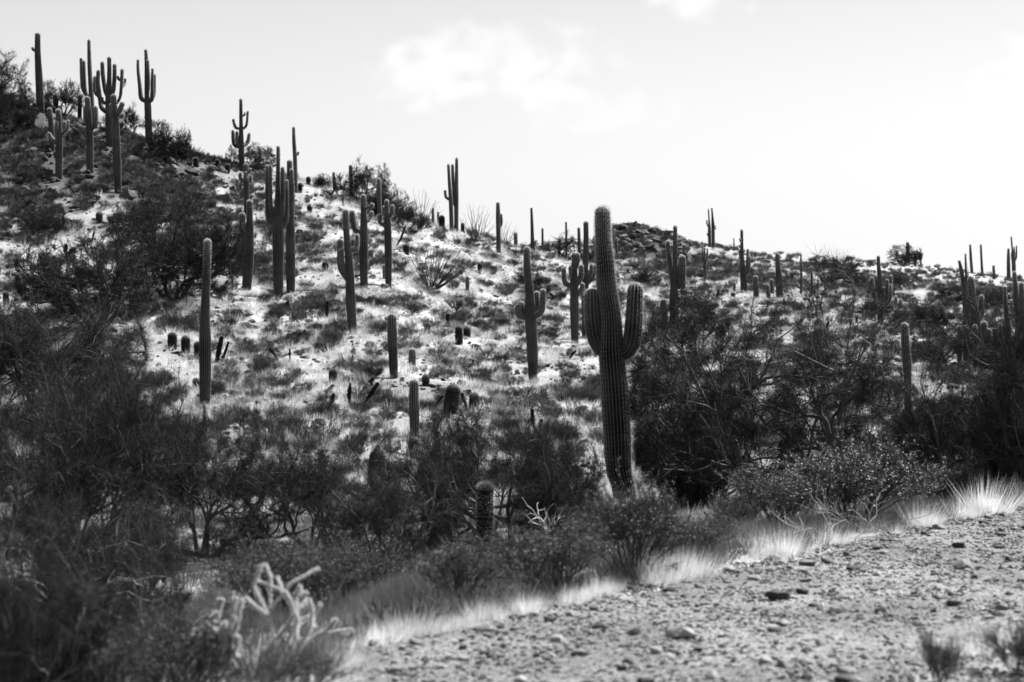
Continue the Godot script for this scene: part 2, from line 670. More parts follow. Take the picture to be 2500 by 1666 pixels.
func stem(st: Shape, fuzz: Shape, path: PackedVector3Array, radii: PackedFloat32Array, d: float, wide: float, arm: bool, tone := 0.055, felt := 0.10) -> void:
	var ribs := 24 if wide > 60 else 18 if wide > 24 else 14 if wide > 12 else 10
	if felt < 0.05:          # barrel cacti: more ribs, duller spines
		ribs = 22
	elif arm:
		ribs -= 4
	var per := 6 if wide > 34 else 4 if wide > 12 else 2
	var step := maxf(0.03, d * 0.0016)
	var sp := smooth_path(path, radii, step)
	var pts: PackedVector3Array = sp[0]
	var rad: PackedFloat32Array = sp[1]
	var total := 0.0
	var s := PackedFloat32Array([0.0])
	for k in range(1, pts.size()):
		total += pts[k].distance_to(pts[k - 1])
		s.append(total)
	var capr := rad[-1]
	# cut back and close with a dome
	var keep := pts.size() - 1
	while keep > 1 and s[keep] > total - capr * 1.05:
		keep -= 1
	var tip := pts[-1]
	var from := pts[keep]
	pts.resize(keep + 1)
	rad.resize(keep + 1)
	var capl := tip.distance_to(from)
	var start_r := rad[keep]
	for f in [0.25, 0.45, 0.62, 0.76, 0.87, 0.95, 0.995]:
		pts.append(from.lerp(tip, f))
		rad.append(start_r * pow(1.0 - f * f * f, 0.55) if f < 0.99 else start_r * 0.06)
	var across := ribs * per
	var start := st.v.size()
	var u := Vector3.ZERO
	var bseed := rng.randf() * 100.0
	var l := 0.0
	var frames := []
	for k in pts.size():
		var dir := (pts[mini(k + 1, pts.size() - 1)] - pts[maxi(k - 1, 0)]).normalized()
		if u == Vector3.ZERO:
			u = dir.cross(Vector3(0.2, 0.3, 0.93)).normalized()
		u = (u - dir * u.dot(dir)).normalized()
		var w := dir.cross(u)
		frames.append([u, w, dir])
		if k:
			l += pts[k].distance_to(pts[k - 1])
		var band := rough.get_noise_2d(l * 9.0, bseed) + 0.6 * rough.get_noise_2d(l * 28.0, bseed + 9)
		var squeeze := 1.0 + 0.05 * rough.get_noise_2d(l * 7.0, bseed + 30)
		for j in across:
			var ph := float(j % per) / per
			var a := TAU * j / across
			var g := 0.5 - 0.5 * cos(TAU * ph)
			var o := u * cos(a) + w * sin(a)
			var rr := rad[k] * squeeze * (1.045 - 0.24 * pow(g, 0.8))
			st.v.append(pts[k] + o * rr)
			var side := (w * cos(a) - u * sin(a)) * sin(TAU * ph) * 0.75
			st.n.append(o + side)
			var mottled := fine.get_noise_3d(o.x * 3 + bseed, l * 1.3, o.z * 3)
			var t := tone * (1.0 + (0.75 if felt > 0.09 else 0.15) * band + 0.5 * mottled)
			if not arm and l < 1.9 and wide > 20 and fine.get_noise_3d(o.x * 9 + bseed, l * 2.2, o.z * 9) > 0.42:
				t *= 0.3
			if j % per == 0:          # the areoles: a row of felted grey spine cushions down every rib
				t = lerpf(t, 0.30 + 0.2 * smoothstep(total - 0.9, total, l), 0.75 if k % 2 else 0.3) if wide > 60 else lerpf(t, felt + 0.2 * smoothstep(total - (0.9 if felt > 0.09 else 0.15), total, l), 0.5)
			st.c.append(grey(maxf(t, 0.006)))
	for k in pts.size():
		var a := start + k * across
		var tilt := 0.0
		if k > 0 and k < pts.size() - 1:
			tilt = (rad[k - 1] - rad[k + 1]) / maxf(pts[k + 1].distance_to(pts[k - 1]), 1e-4)
		elif k == pts.size() - 1:
			tilt = 6.0
		for j in across:
			st.n[a + j] = (st.n[a + j] + frames[k][2] * clampf(tilt, -0.6, 8.0)).normalized()
		if k < pts.size() - 1:
			for j in across:
				var b := (j + 1) % across
				st.ix.append_array([a + j, a + across + j, a + b, a + b, a + across + j, a + across + b])
	# spines along the ribs
	var gap := maxf(0.030, d * 0.0011)
	var each := 8 if wide > 34 else 5 if wide > 14 else 4
	var thick := maxf(0.0026, d * 0.00009)
	var every := gap
	l = 0.0
	var next := 0.0
	for k in range(1, pts.size()):
		l += pts[k].distance_to(pts[k - 1])
		if l < next and k <= keep:
			continue
		next = l + gap
		var young := smoothstep(total - 1.1, total - 0.05, l)
		for i in ribs:
			var a := TAU * i / ribs
			var o: Vector3 = frames[k][0] * cos(a) + frames[k][1] * sin(a)
			var tilt2: Vector3 = frames[k][2] * (1.0 if k > keep else 0.0)
			var p: Vector3 = pts[k] + o * rad[k] * 1.04 + (frames[k][2] * rng.randf_range(-0.5, 0.5) * gap if k <= keep else Vector3.ZERO)
			for q in each:
				var dir := (o + tilt2 * rng.randf_range(0.3, 1.4) + rdir() * 0.75).normalized()
				fuzz.blade(p, dir, rng.randf_range(0.02, 0.045) * (1.0 + 0.35 * young), thick * rng.randf_range(0.7, 1.3), rdir(), grey((rng.randf_range(0.12, 0.32) + 0.5 * young * rng.randf()) * (0.35 if felt < 0.04 else 1.0)))


func saguaro(label: String, short: String, trunk: Array, arms: Array, depth: float) -> void:
	var d := depth if depth > 0 else hit(trunk[0], trunk[1])
	var foot := on_ground(trunk[0], d)
	var single := arms.is_empty()
	var root: Node3D
	var wide := 0.0
	for k in range(2, trunk.size(), 3):
		wide = maxf(wide, trunk[k])
	var mesh := limb(trunk, d, foot, true, wide, 0.0)
	if single:
		var o := MeshInstance3D.new()
		o.name = numbered("saguaro")
		o.mesh = mesh
		add_child(o, true)
		o.position = foot
		tag(o, label, "saguaro cactus", "saguaros on the hillside")
	else:
		root = thing("saguaro", foot, label, "saguaro cactus", "saguaros on the hillside")
		part("trunk", mesh, root)
		for k in arms.size():
			var a: Array = arms[k]
			var out := absf(a[a.size() - 3] - trunk[trunk.size() - 3]) * d / FOCAL
			var lean: float = [0.55, -0.5, 0.8, -0.8, 0.3, -0.3, 0.6, -0.6][k % 8]
			if wide > 60:
				lean = [0.25, -0.2][k % 2]
			part("arm", limb(a, d, foot, false, wide * 0.7, lean * maxf(out, 0.25)), root)
	marks.append([seen_at(foot), short])
	M.feet.append([foot, wide * d / FOCAL])


func limb(a: Array, d: float, foot: Vector3, ground: bool, wide: float, back: float) -> ArrayMesh:
	var pts := PackedVector3Array()
	var rad := PackedFloat32Array()
	var n := a.size() / 3
	for k in n:
		var f := float(k) / (n - 1)
		var r := ray(a[k * 3], a[k * 3 + 1])
		var dd := d + (0.0 if ground else back * smoothstep(0.0, 0.6, f))
		var p := EYE + r * dd - foot
		if ground and k == 0:
			pts.append(Vector3(p.x, -0.3, p.z))
			rad.append(a[2] * d / FOCAL * 0.5)
			if p.y < 0.15:
				continue
		pts.append(p)
		rad.append(a[k * 3 + 2] * dd / FOCAL * 0.5)
	var st := Shape.new()
	var fuzz := Shape.new()
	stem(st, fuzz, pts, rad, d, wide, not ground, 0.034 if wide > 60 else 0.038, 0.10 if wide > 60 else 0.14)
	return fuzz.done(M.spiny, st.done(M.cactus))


func barrel(label: String, a: Array, depth: float) -> void:
	var d := depth if depth > 0 else hit(a[0], a[1])
	var foot := on_ground(a[0], d)
	var pts := PackedVector3Array()
	var rad := PackedFloat32Array()
	for k in a.size() / 3:
		var p := EYE + ray(a[k * 3], a[k * 3 + 1]) * d - foot
		if k == 0:
			p.y = -0.12
		pts.append(p)
		rad.append(a[k * 3 + 2] * d / FOCAL * 0.5)
	rad[-1] = maxf(rad[-1], rad[-2] * 0.93)
	var st := Shape.new()
	var fuzz := Shape.new()
	stem(st, fuzz, pts, rad, d * 0.75, maxf(a[5], 26.0), true, 0.009, 0.045 if "pale" in label else 0.025)
	var o := MeshInstance3D.new()
	o.name = numbered("barrel_cactus")
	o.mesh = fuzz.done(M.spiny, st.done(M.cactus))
	add_child(o, true)
	o.position = foot
	tag(o, label, "barrel cactus", "barrel cacti on the hillside")
	M.feet.append([foot, a[5] * d / FOCAL])


func joint(st: Shape, p: Vector3, dir: Vector3, length: float, r: float, tone: float, spines: int) -> void:
	st.tube([p, p + dir * length * 0.3, p + dir * length * 0.75, p + dir * length], [r * 0.5, r, r * 0.9, r * 0.35], 5, grey(tone * 0.45))
	for i in spines:
		var o := (rdir() - dir * 0.1).normalized()
		st.blade(p + dir * length * rng.randf() + o * r * 0.7, (o + dir * 0.5).normalized(), rng.randf_range(0.6, 1.3) * r + 0.012, 0.004 + r * 0.07, rdir(), grey(tone * rng.randf_range(0.75, 1.2)))


func cholla_shape(kind: String) -> Array:          # about 1 m tall; [trunk mesh, crown mesh]
	var tr := Shape.new()
	var cr := Shape.new()
	if kind == "tree":
		tr.tube([Vector3(0, -0.1, 0), Vector3(0.01, 0.2, 0), Vector3(-0.015, 0.38, 0.01), Vector3(0, 0.56, 0)], [0.06, 0.07, 0.09, 0.07], 8, grey(0.012))
		for i in 180:
			var y := rng.randf_range(0.0, 0.6)
			var o := Vector3(rng.randf_range(-1, 1), 0, rng.randf_range(-1, 1)).normalized()
			tr.blade(Vector3(0, y, 0) + o * 0.05, (o + Vector3(0, rng.randf_range(-1.2, 0.3), 0)).normalized(), rng.randf_range(0.03, 0.10), 0.014, rdir(), grey(0.012))
		for i in 48:
			var a := i * 2.399
			var e := 1.0 - 1.25 * i / 48.0
			var dir := Vector3(cos(a) * sqrt(maxf(1 - e * e, 0.03)), e * 0.85 + 0.15, sin(a) * sqrt(maxf(1 - e * e, 0.03))).normalized()
			var mid := Vector3(0, 0.62, 0) + dir * rng.randf_range(0.06, 0.2)
			joint(cr, mid, (dir + rdir() * 0.35).normalized(), rng.randf_range(0.12, 0.2), 0.036, 0.8, 60)
	else:
		for i in 9:
			var a := i * 2.399 + rng.randf()
			var p := Vector3(0, -0.05, 0)
			var dir := Vector3(cos(a) * 0.55, 1, sin(a) * 0.55).normalized()
			grow_cholla(tr, cr, p, dir, 0.24, 0.024, 0)
	return [tr.done(M.char if kind == "tree" else M.wood), cr.done(M.spiny)]


func grow_cholla(tr: Shape, cr: Shape, p: Vector3, dir: Vector3, length: float, r: float, level: int) -> void:
	var q := p + dir * length
	tr.tube([p, p.lerp(q, 0.5) + rdir() * 0.015, q], [r, r * 0.95, r * 0.8], 6, grey(0.05))
	for i in 26:
		var o := (rdir() - dir * 0.2).normalized()
		tr.blade(p.lerp(q, rng.randf()) + o * r * 0.9, o, 0.03, 0.004, rdir(), grey(rng.randf_range(0.1, 0.35)))
	if level >= 2:
		joint(cr, q, (dir + rdir() * 0.3 + Vector3.UP * 0.3).normalized(), rng.randf_range(0.08, 0.14), 0.02, 0.5, 50)
		return
	for i in 3 if level == 0 else 2:
		grow_cholla(tr, cr, q, (dir + rdir() * 0.75 + Vector3.UP * 0.35).normalized(), length * rng.randf_range(0.65, 0.95), r * 0.78, level + 1)


func cholla(kind: String, label: String, bx: float, by: float, tx: float, ty: float, cw: float) -> void:
	var d := hit(bx, by)
	var foot := on_ground(bx, d)
	var key := "cholla_%s_%d" % [kind, rng.randi() % 3]
	if not shared.has(key):
		shared[key] = cholla_shape(kind)
	var root := thing("cholla", foot, label, "cholla cactus", "chollas on the hillside")
	part("trunk", shared[key][0], root)
	part("crown", shared[key][1], root)
	var tall := maxf((by - ty + cw * 0.3) * d / FOCAL, 0.25)
	var wide := cw * d / FOCAL / (0.66 if kind == "tree" else 0.95)
	var lean := atan2((tx - bx), by - ty)
	root.transform = Transform3D(Basis.from_euler(Vector3(0, 0, -lean)) * Basis.from_euler(Vector3(0, rng.randf() * TAU, 0)) * Basis.from_scale(Vector3(wide, tall, wide)), foot)


func stalk(label: String, a: Array) -> void:
	var d := hit(a[0], a[1])
	var foot := on_ground(a[0], d)
	var pts := []
	var rad := []
	var n := a.size() / 3
	var lean := rng.randf_range(-0.25, 0.25)
	for k in n:
		var p := EYE + ray(a[k * 3], a[k * 3 + 1]) * (d + lean * k / n) - foot
		pts.append(p + (Vector3(0, -0.1, 0) if k == 0 else Vector3.ZERO))
		rad.append(maxf(a[k * 3 + 2] * d / FOCAL * 0.42, 0.02))
	var st := Shape.new()
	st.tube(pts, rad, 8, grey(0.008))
	for k in n - 1:
		for i in 60:
			var f := rng.randf()
			var r: float = lerpf(rad[k], rad[k + 1], f)
			var dir: Vector3 = (pts[k + 1] - pts[k]).normalized()
			var o := rdir()
			o = (o - dir * o.dot(dir)).normalized()
			st.blade(pts[k].lerp(pts[k + 1], f) + o * r * 0.8, (o + dir * rng.randf_range(-0.9, 0.5)).normalized(), r * rng.randf_range(0.5, 1.3), r * 0.5, rdir(), grey(0.010))
	var o := MeshInstance3D.new()
	o.name = numbered("dead_stalk")
	o.mesh = st.done(M.char)
	add_child(o, true)
	o.position = foot
	tag(o, label, "dead stalk", "dead black stalks on the slope")


func ocotillo(label: String, bx: float, by: float, lw: float, rw: float, h: float) -> void:
	var d := hit(bx, by)
	var foot := on_ground(bx, d)
	var k := d / FOCAL
	var root := thing("ocotillo", foot, label, "ocotillo", "ocotillos on the hillside")
	var count := int(clampf((lw + rw) * 0.34, 18, 60))
	var fat := maxf(0.016, d * 0.00018)
	for i in count:
		var st := Shape.new()
		var f := (i + rng.randf()) / count
		var out := lerpf(-lw, rw, f) * k
		var tall := h * k * rng.randf_range(0.55, 1.05) * (1.0 - 0.45 * pow(absf(f * 2 - 1), 2.0))
		var zz := rng.randf_range(-1, 1) * (lw + rw) * k * 0.4
		var pts := []
		var rad := []
		for q in 8:
			var t := q / 7.0
			pts.append(Vector3(out * pow(t, 0.85) + rng.randf_range(-0.03, 0.03) * k * 90, tall * pow(t, 1.1) - 0.05, zz * pow(t, 0.85) + rng.randf_range(-0.02, 0.02) * k * 40))
			rad.append(fat * (1.0 - 0.7 * t))
		st.tube(pts, rad, 5, grey(rng.randf_range(0.015, 0.04)))
		for q in 60:
			var t := rng.randf_range(0.1, 6.99)
			var p: Vector3 = pts[int(t)].lerp(pts[int(t) + 1], t - int(t))
			st.blade(p, rdir(), 0.05, 0.008, rdir(), grey(0.07))
		part("wand", st.done(M.wood), root)


# ---------------------------------------------------------------- palo verdes and creosotes
func branch_out(wood: Shape, twigs: Shape, p: Vector3, dir: Vector3, length: float, r: float, level: int, deep: int, bark: float, fine_twigs: bool) -> void:
	var pts := [p]
	var rad := [r]
	var steps := 4 if level < 2 else 3
	var q := p
	var g := dir
	for i in steps:
		g = (g + rdir() * (0.38 if level < 2 else 0.26)).normalized()
		q += g * length / steps
		var e := ((q - Vector3(0, 1.15, 0)) / Vector3(1.75, 1.45, 1.75)).length()   # crowns grow rounded
		if e > 1.0:
			q = Vector3(0, 1.15, 0) + (q - Vector3(0, 1.15, 0)) / lerpf(1.0, e, 0.8)
		pts.append(q)
		rad.append(r * (1.0 - 0.45 * (i + 1) / steps))
	wood.tube(pts, rad, 6 if level < 2 else 4 if level < 3 else 3, grey(bark * rng.randf_range(0.7, 1.3)), level > 2)
	if level >= deep - 1:
		var n := (46 if fine_twigs else 34) if level == deep else (22 if fine_twigs else 16)
		for i in n:
			var f := rng.randf_range(0.1, float(steps))
			var k := mini(int(f), steps - 1)
			var at: Vector3 = pts[k].lerp(pts[k + 1], f - k)
			var way := (g * 0.6 + rdir() * 0.9 + Vector3.UP * 0.15).normalized()
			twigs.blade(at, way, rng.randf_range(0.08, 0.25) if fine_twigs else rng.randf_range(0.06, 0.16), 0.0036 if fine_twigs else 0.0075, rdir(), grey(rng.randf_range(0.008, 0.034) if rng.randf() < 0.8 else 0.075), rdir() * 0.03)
	if level == deep:
		return
	var kids := 4 if level < 2 else 4
	for i in kids:
		var f := rng.randf_range(0.35, 1.0) if i else 1.0
		var k := mini(int(f * steps), steps - 1)
		var at: Vector3 = pts[k].lerp(pts[k + 1], f * steps - k)
		var way := (g + rdir() * 0.95).normalized()
		if way.y < -0.25:
			way.y *= 0.3
		branch_out(wood, twigs, at, way.normalized(), length * rng.randf_range(0.58, 0.85), r * rng.randf_range(0.42, 0.6), level + 1, deep, bark, fine_twigs)


func palo_shape(sparse: bool) -> Array:            # about 3 m tall and 3.6 m wide
	var wood := Shape.new()
	var twigs := Shape.new()
	twigs.smooth = false
	var stems := 5
	for i in stems:
		var a := TAU * (i + rng.randf_range(-0.3, 0.3)) / stems
		var dir := Vector3(cos(a), rng.randf_range(0.5, 1.1), sin(a)).normalized()
		branch_out(wood, twigs, Vector3(cos(a) * 0.06, -0.1, sin(a) * 0.06), dir, rng.randf_range(0.85, 1.2), rng.randf_range(0.045, 0.07), 0, 4, 0.09 if not sparse else 0.035, not sparse)
	return finish_plant(wood, twigs, M.twig)


func finish_plant(wood: Shape, green: Shape, m: Material) -> Array:
	var lo := Vector3(1e9, 0, 1e9)
	var hi := Vector3(-1e9, 0, -1e9)
	var xs := []
	var ys := []
	for i in range(0, green.v.size(), 30):
		xs.append(absf(green.v[i].x))
		xs.append(absf(green.v[i].z))
		ys.append(green.v[i].y)
	xs.sort()
	ys.sort()
	return [wood.done(M.wood), green.done(m), xs[int(xs.size() * 0.975)] * 2.0, ys[int(ys.size() * 0.9995)]]


func creosote_shape() -> Array:                    # about 1.5 m tall
	var wood := Shape.new()
	var leaves := Shape.new()
	leaves.smooth = false
	for i in 20:
		var a := i * 2.399
		var out := sqrt(i / 20.0) * 0.85
		var dir := Vector3(cos(a) * out, 1.0, sin(a) * out).normalized()
		sprig(wood, leaves, Vector3(cos(a) * 0.12 * out, -0.08, sin(a) * 0.12 * out), dir, rng.randf_range(0.5, 0.75), 0.014, 0)
	return finish_plant(wood, leaves, M.leaf)


func sprig(wood: Shape, leaves: Shape, p: Vector3, dir: Vector3, length: float, r: float, level: int) -> void:
	var pts := [p]
	var rad := [r]
	var q := p
	var g := dir
	for i in 3:
		g = (g + rdir() * 0.2 + Vector3.UP * 0.06).normalized()
		q += g * length / 3.0
		pts.append(q)
		rad.append(r * (1.0 - 0.2 * (i + 1)))
	wood.tube(pts, rad, 5 if level == 0 else 3, grey(rng.randf_range(0.02, 0.06)), false)
	if level:
		for i in 14 if level == 1 else 30:
			var f := rng.randf_range(0.3, 3.0)
			var k := mini(int(f), 2)
			var at: Vector3 = pts[k].lerp(pts[k + 1], f - k) + rdir() * 0.02
			var way := (g * 0.5 + rdir()).normalized()
			leaves.blade(at, way, rng.randf_range(0.012, 0.024), 0.010, rdir(), grey(rng.randf_range(0.008, 0.036) if rng.randf() < 0.84 else 0.08))  # some leaves paler: sunlit glints put into their colour
	if level == 3:
		return
	for i in 4 if level < 2 else 3:
		var f := rng.randf_range(0.4, 1.0) if i else 1.0
		var k := mini(int(f * 3), 2)
		var at: Vector3 = pts[k].lerp(pts[k + 1], f * 3 - k)
		sprig(wood, leaves, at, (g + rdir() * 0.6).normalized(), length * rng.randf_range(0.5, 0.75), r * 0.55, level + 1)


func plant(kind: String, label: String, bx: float, by: float, depth: float, wide: float, tall: float) -> void:
	var d := depth if depth > 0 else hit(bx, by)
	var foot := on_ground(bx, d)
	var far := d > 38.0
	var key := "%s%d" % [kind + ("f" if far and kind == "pv" else ""), rng.randi() % (3 if kind == "pv" else 3)]
	if not shared.has(key):
		shared[key] = creosote_shape() if kind == "cr" else palo_shape(far)
	var s: Array = shared[key]
	var root := thing("palo_verde" if kind == "pv" else "creosote_bush", foot, label, "desert tree" if kind == "pv" else "bush", "palo verdes and brush" if kind == "pv" else "creosote bushes near the trail")
	part("trunk" if kind == "pv" else "stems", s[0], root)
	part("crown" if kind == "pv" else "leaves", s[1], root)
	var top := EYE.y + ray(bx, by - tall).y * d - foot.y if depth > 0 else tall * d / FOCAL
	var w: float = wide * d / FOCAL / s[2]
	var h: float = maxf(top, 0.3) / s[3]
	root.transform = Transform3D(Basis.from_euler(Vector3(0, rng.randf() * TAU, 0)) * Basis.from_scale(Vector3(w, h, w)), foot)


func dead_branch(label: String, bx: float, by: float, d: float, h: float, wide: float) -> void:
	var foot := on_ground(bx, d)
	foot.y = maxf(foot.y, EYE.y + ray(bx, by).y * d)
	var st := Shape.new()
	var k := d / FOCAL
	for i in 6:
		var dir := Vector3(rng.randf_range(-1, 1) * wide, h * rng.randf_range(0.4, 1.0), rng.randf_range(-0.5, 0.5) * wide) * k
		fork(st, Vector3(rng.randf_range(-0.1, 0.1) * wide * k, -0.03, 0), dir.normalized(), dir.length() * 0.5, 0.011, 0)
	var o := MeshInstance3D.new()
	o.name = numbered("dead_branch")
	o.mesh = st.done(M.wood)
	add_child(o, true)
	o.position = foot
	tag(o, label, "dead branch", "pale dead branches in the brush")


func fork(st: Shape, p: Vector3, dir: Vector3, length: float, r: float, level: int) -> void:
	var a := p + (dir + rdir() * 0.18).normalized() * length * 0.5
	var b := a + (dir + rdir() * 0.3).normalized() * length * 0.5
	st.tube([p, a, b], [r, r * 0.8, r * 0.55], 5, grey(rng.randf_range(0.25, 0.4)))
	if level < 2:
		for i in 2:
			fork(st, b if i else a, (dir + rdir() * 0.8).normalized(), length * 0.7, r * 0.6, level + 1)


# ---------------------------------------------------------------- shrubs and grass
func shrub_shape(dark: float) -> ArrayMesh:        # a dome of fine twigs about 1 m across
	var st := Shape.new()
	st.smooth = false
	for i in 70:
		var dir := (rdir() * Vector3(1, 0.5, 1) + Vector3(0, 0.8, 0)).normalized()
		var l := rng.randf_range(0.25, 0.55)
		var p := Vector3(dir.x, 0, dir.z) * 0.05
		st.blade(p, dir, l, 0.010, rdir(), grey(dark * rng.randf_range(0.4, 1.0)), rdir() * 0.04)
		var tone := dark * (0.45 if rng.randf() < 0.4 else rng.randf_range(0.8, 2.6))
		var at0 := p + dir * l * rng.randf_range(0.5, 0.95)
		for k in 26:
			var at := at0 + rdir() * 0.06
			st.blade(at, (dir + rdir() * 0.7 + Vector3.UP * 0.3).normalized(), rng.randf_range(0.04, 0.15), 0.0075, rdir(), grey(tone * rng.randf_range(0.8, 1.2)))
	return st.done(M.leaf)


func grass_shape(tall: float, count: int, spread: float, lean: float, tone: float, width: float) -> ArrayMesh:
	var st := Shape.new()
	st.smooth = false
	for i in count:
		var a := rng.randf() * TAU
		var o := Vector3(cos(a), 0, sin(a)) * sqrt(rng.randf()) * spread
		var dir := (Vector3.UP + o / maxf(spread, 0.01) * rng.randf_range(0.1, 0.75) + Vector3(lean, 0, 0) + rdir() * 0.2).normalized()
		st.blade(o, dir, tall * rng.randf_range(0.45, 1.0), width, rdir(), grey(tone * rng.randf_range(0.7, 1.15)), o * rng.randf_range(0, 0.5))
	return st.done(M.grass)


func ordinal(k: int) -> String:
	var ones := ["", "second", "third", "fourth", "fifth", "sixth", "seventh", "eighth", "ninth", "tenth", "eleventh", "twelfth", "thirteenth", "fourteenth", "fifteenth", "sixteenth", "seventeenth", "eighteenth", "nineteenth", "twentieth"]
	if k == 0:
		return ""
	if k < 20:
		return ones[k] + " "
	return ["twenty", "thirty", "forty", "fifty"][mini(k / 10 - 2, 3)] + "-" + (ones[k % 10] if k % 10 else "first") + " "


func name_by_marks(list: Array, what: String, seen := {}) -> void:   # labels for many alike things: how near they stand to which saguaro
	var by := {}
	for o in list:
		var at: Vector2 = o.get_meta("at")
		o.remove_meta("at")
		var near := 0
		for k in marks.size():
			if (marks[k][0] - at).length() < (marks[near][0] - at).length():
				near = k
		var v: Vector2 = at - marks[near][0]
		var side := ("left of" if v.x < 0 else "right of") if absf(v.x) > absf(v.y) else ("above" if v.y < 0 else "below")
		if side == "above" or side == "below":
			side += " the foot of"
		var key := "%s the %s" % [side, marks[near][1]]
		if not by.has(key):
			by[key] = []
		by[key].append([v.length(), o])
	for key in by:
		by[key].sort_custom(func(a, b): return a[0] < b[0])
		for k in by[key].size():
			by[key][k][1].set_meta("label", "%s, %sclosest %s" % [what, ordinal(k), key])


func place_shrubs() -> void:
	var kinds := []
	for i in 5:
		kinds.append(shrub_shape([0.018, 0.026, 0.038, 0.022, 0.05][i]))
	var all := []
	for i in 17200:
		var a := rng.randf_range(-0.42, 0.42)
		var r := sqrt(rng.randf_range(26.0 * 26.0, 150.0 * 150.0)) if rng.randf() < 0.45 else rng.randf_range(25, 120)
		if i > 13000 and i < 15200:
			a = rng.randf_range(-0.36, -0.15)
			r = rng.randf_range(60, 92)
		elif i >= 15200:
			a = rng.randf_range(-0.02, 0.36)
			r = rng.randf_range(95, 195)
		var p := Vector3(r * sin(a), 0, -r * cos(a))
		var n := patchy.get_noise_2d(p.x, p.z)
		var k := rocky(p.x, -p.z)
		if rng.randf() > clampf(0.56 + n * 1.3 + k * 0.4, 0.12, 1.0):
			continue
		p.y = height(p.x, p.z)
		var s := rng.randf_range(0.4, 1.0)
		var before := false
		for f in M.feet:
			var g: Vector3 = f[0]
			if absf(g.z - p.z + 1.2) < 2.2 and absf(p.x / p.z - g.x / g.z) * -g.z < f[1] * 0.5 + s * 0.4:
				before = true
				break
		if before:
			continue
		if r > 95.0:
			s *= 1.2
		all.append([s / r, p, s])
	all.sort_custom(func(a, b): return a[0] > b[0])
	var where := [[], [], [], [], []]
	var tints := [[], [], [], [], []]
	var list := []
	for i in all.size():
		var p: Vector3 = all[i][1]
		var s: float = all[i][2]
		var t := Transform3D(Basis.from_euler(Vector3(0, rng.randf() * TAU, 0)) * Basis.from_scale(Vector3(s, s * rng.randf_range(0.8, 1.25), s)), p)
		var kind := rng.randi() % 5
		var at := seen_at(p)
		if list.size() < 300 and at.x > 0 and at.x < 2500 and at.y < 1150:
			var o := MeshInstance3D.new()
			o.name = numbered("shrub")
			o.mesh = kinds[kind]
			add_child(o, true)
			o.transform = t
			o.set_meta("at", at)
			tag(o, "", "shrub", "low twiggy shrubs on the slope")
			list.append(o)
		else:
			where[kind].append(t)
			tints[kind].append(grey(rng.randf_range(0.7, 1.25)))
	for k in 5:
		stuff("scrub", kinds[k], where[k], tints[k], "distant low scrub of the %s sort dotting the hillside" % ["darkest", "dark", "mid-grey", "dull", "palest"][k], "scrub")
	name_by_marks(list, "low twiggy shrub")
	name_by_marks(M.knoll, "knoll boulder")
	name_by_marks(M.slope, "slope boulder")


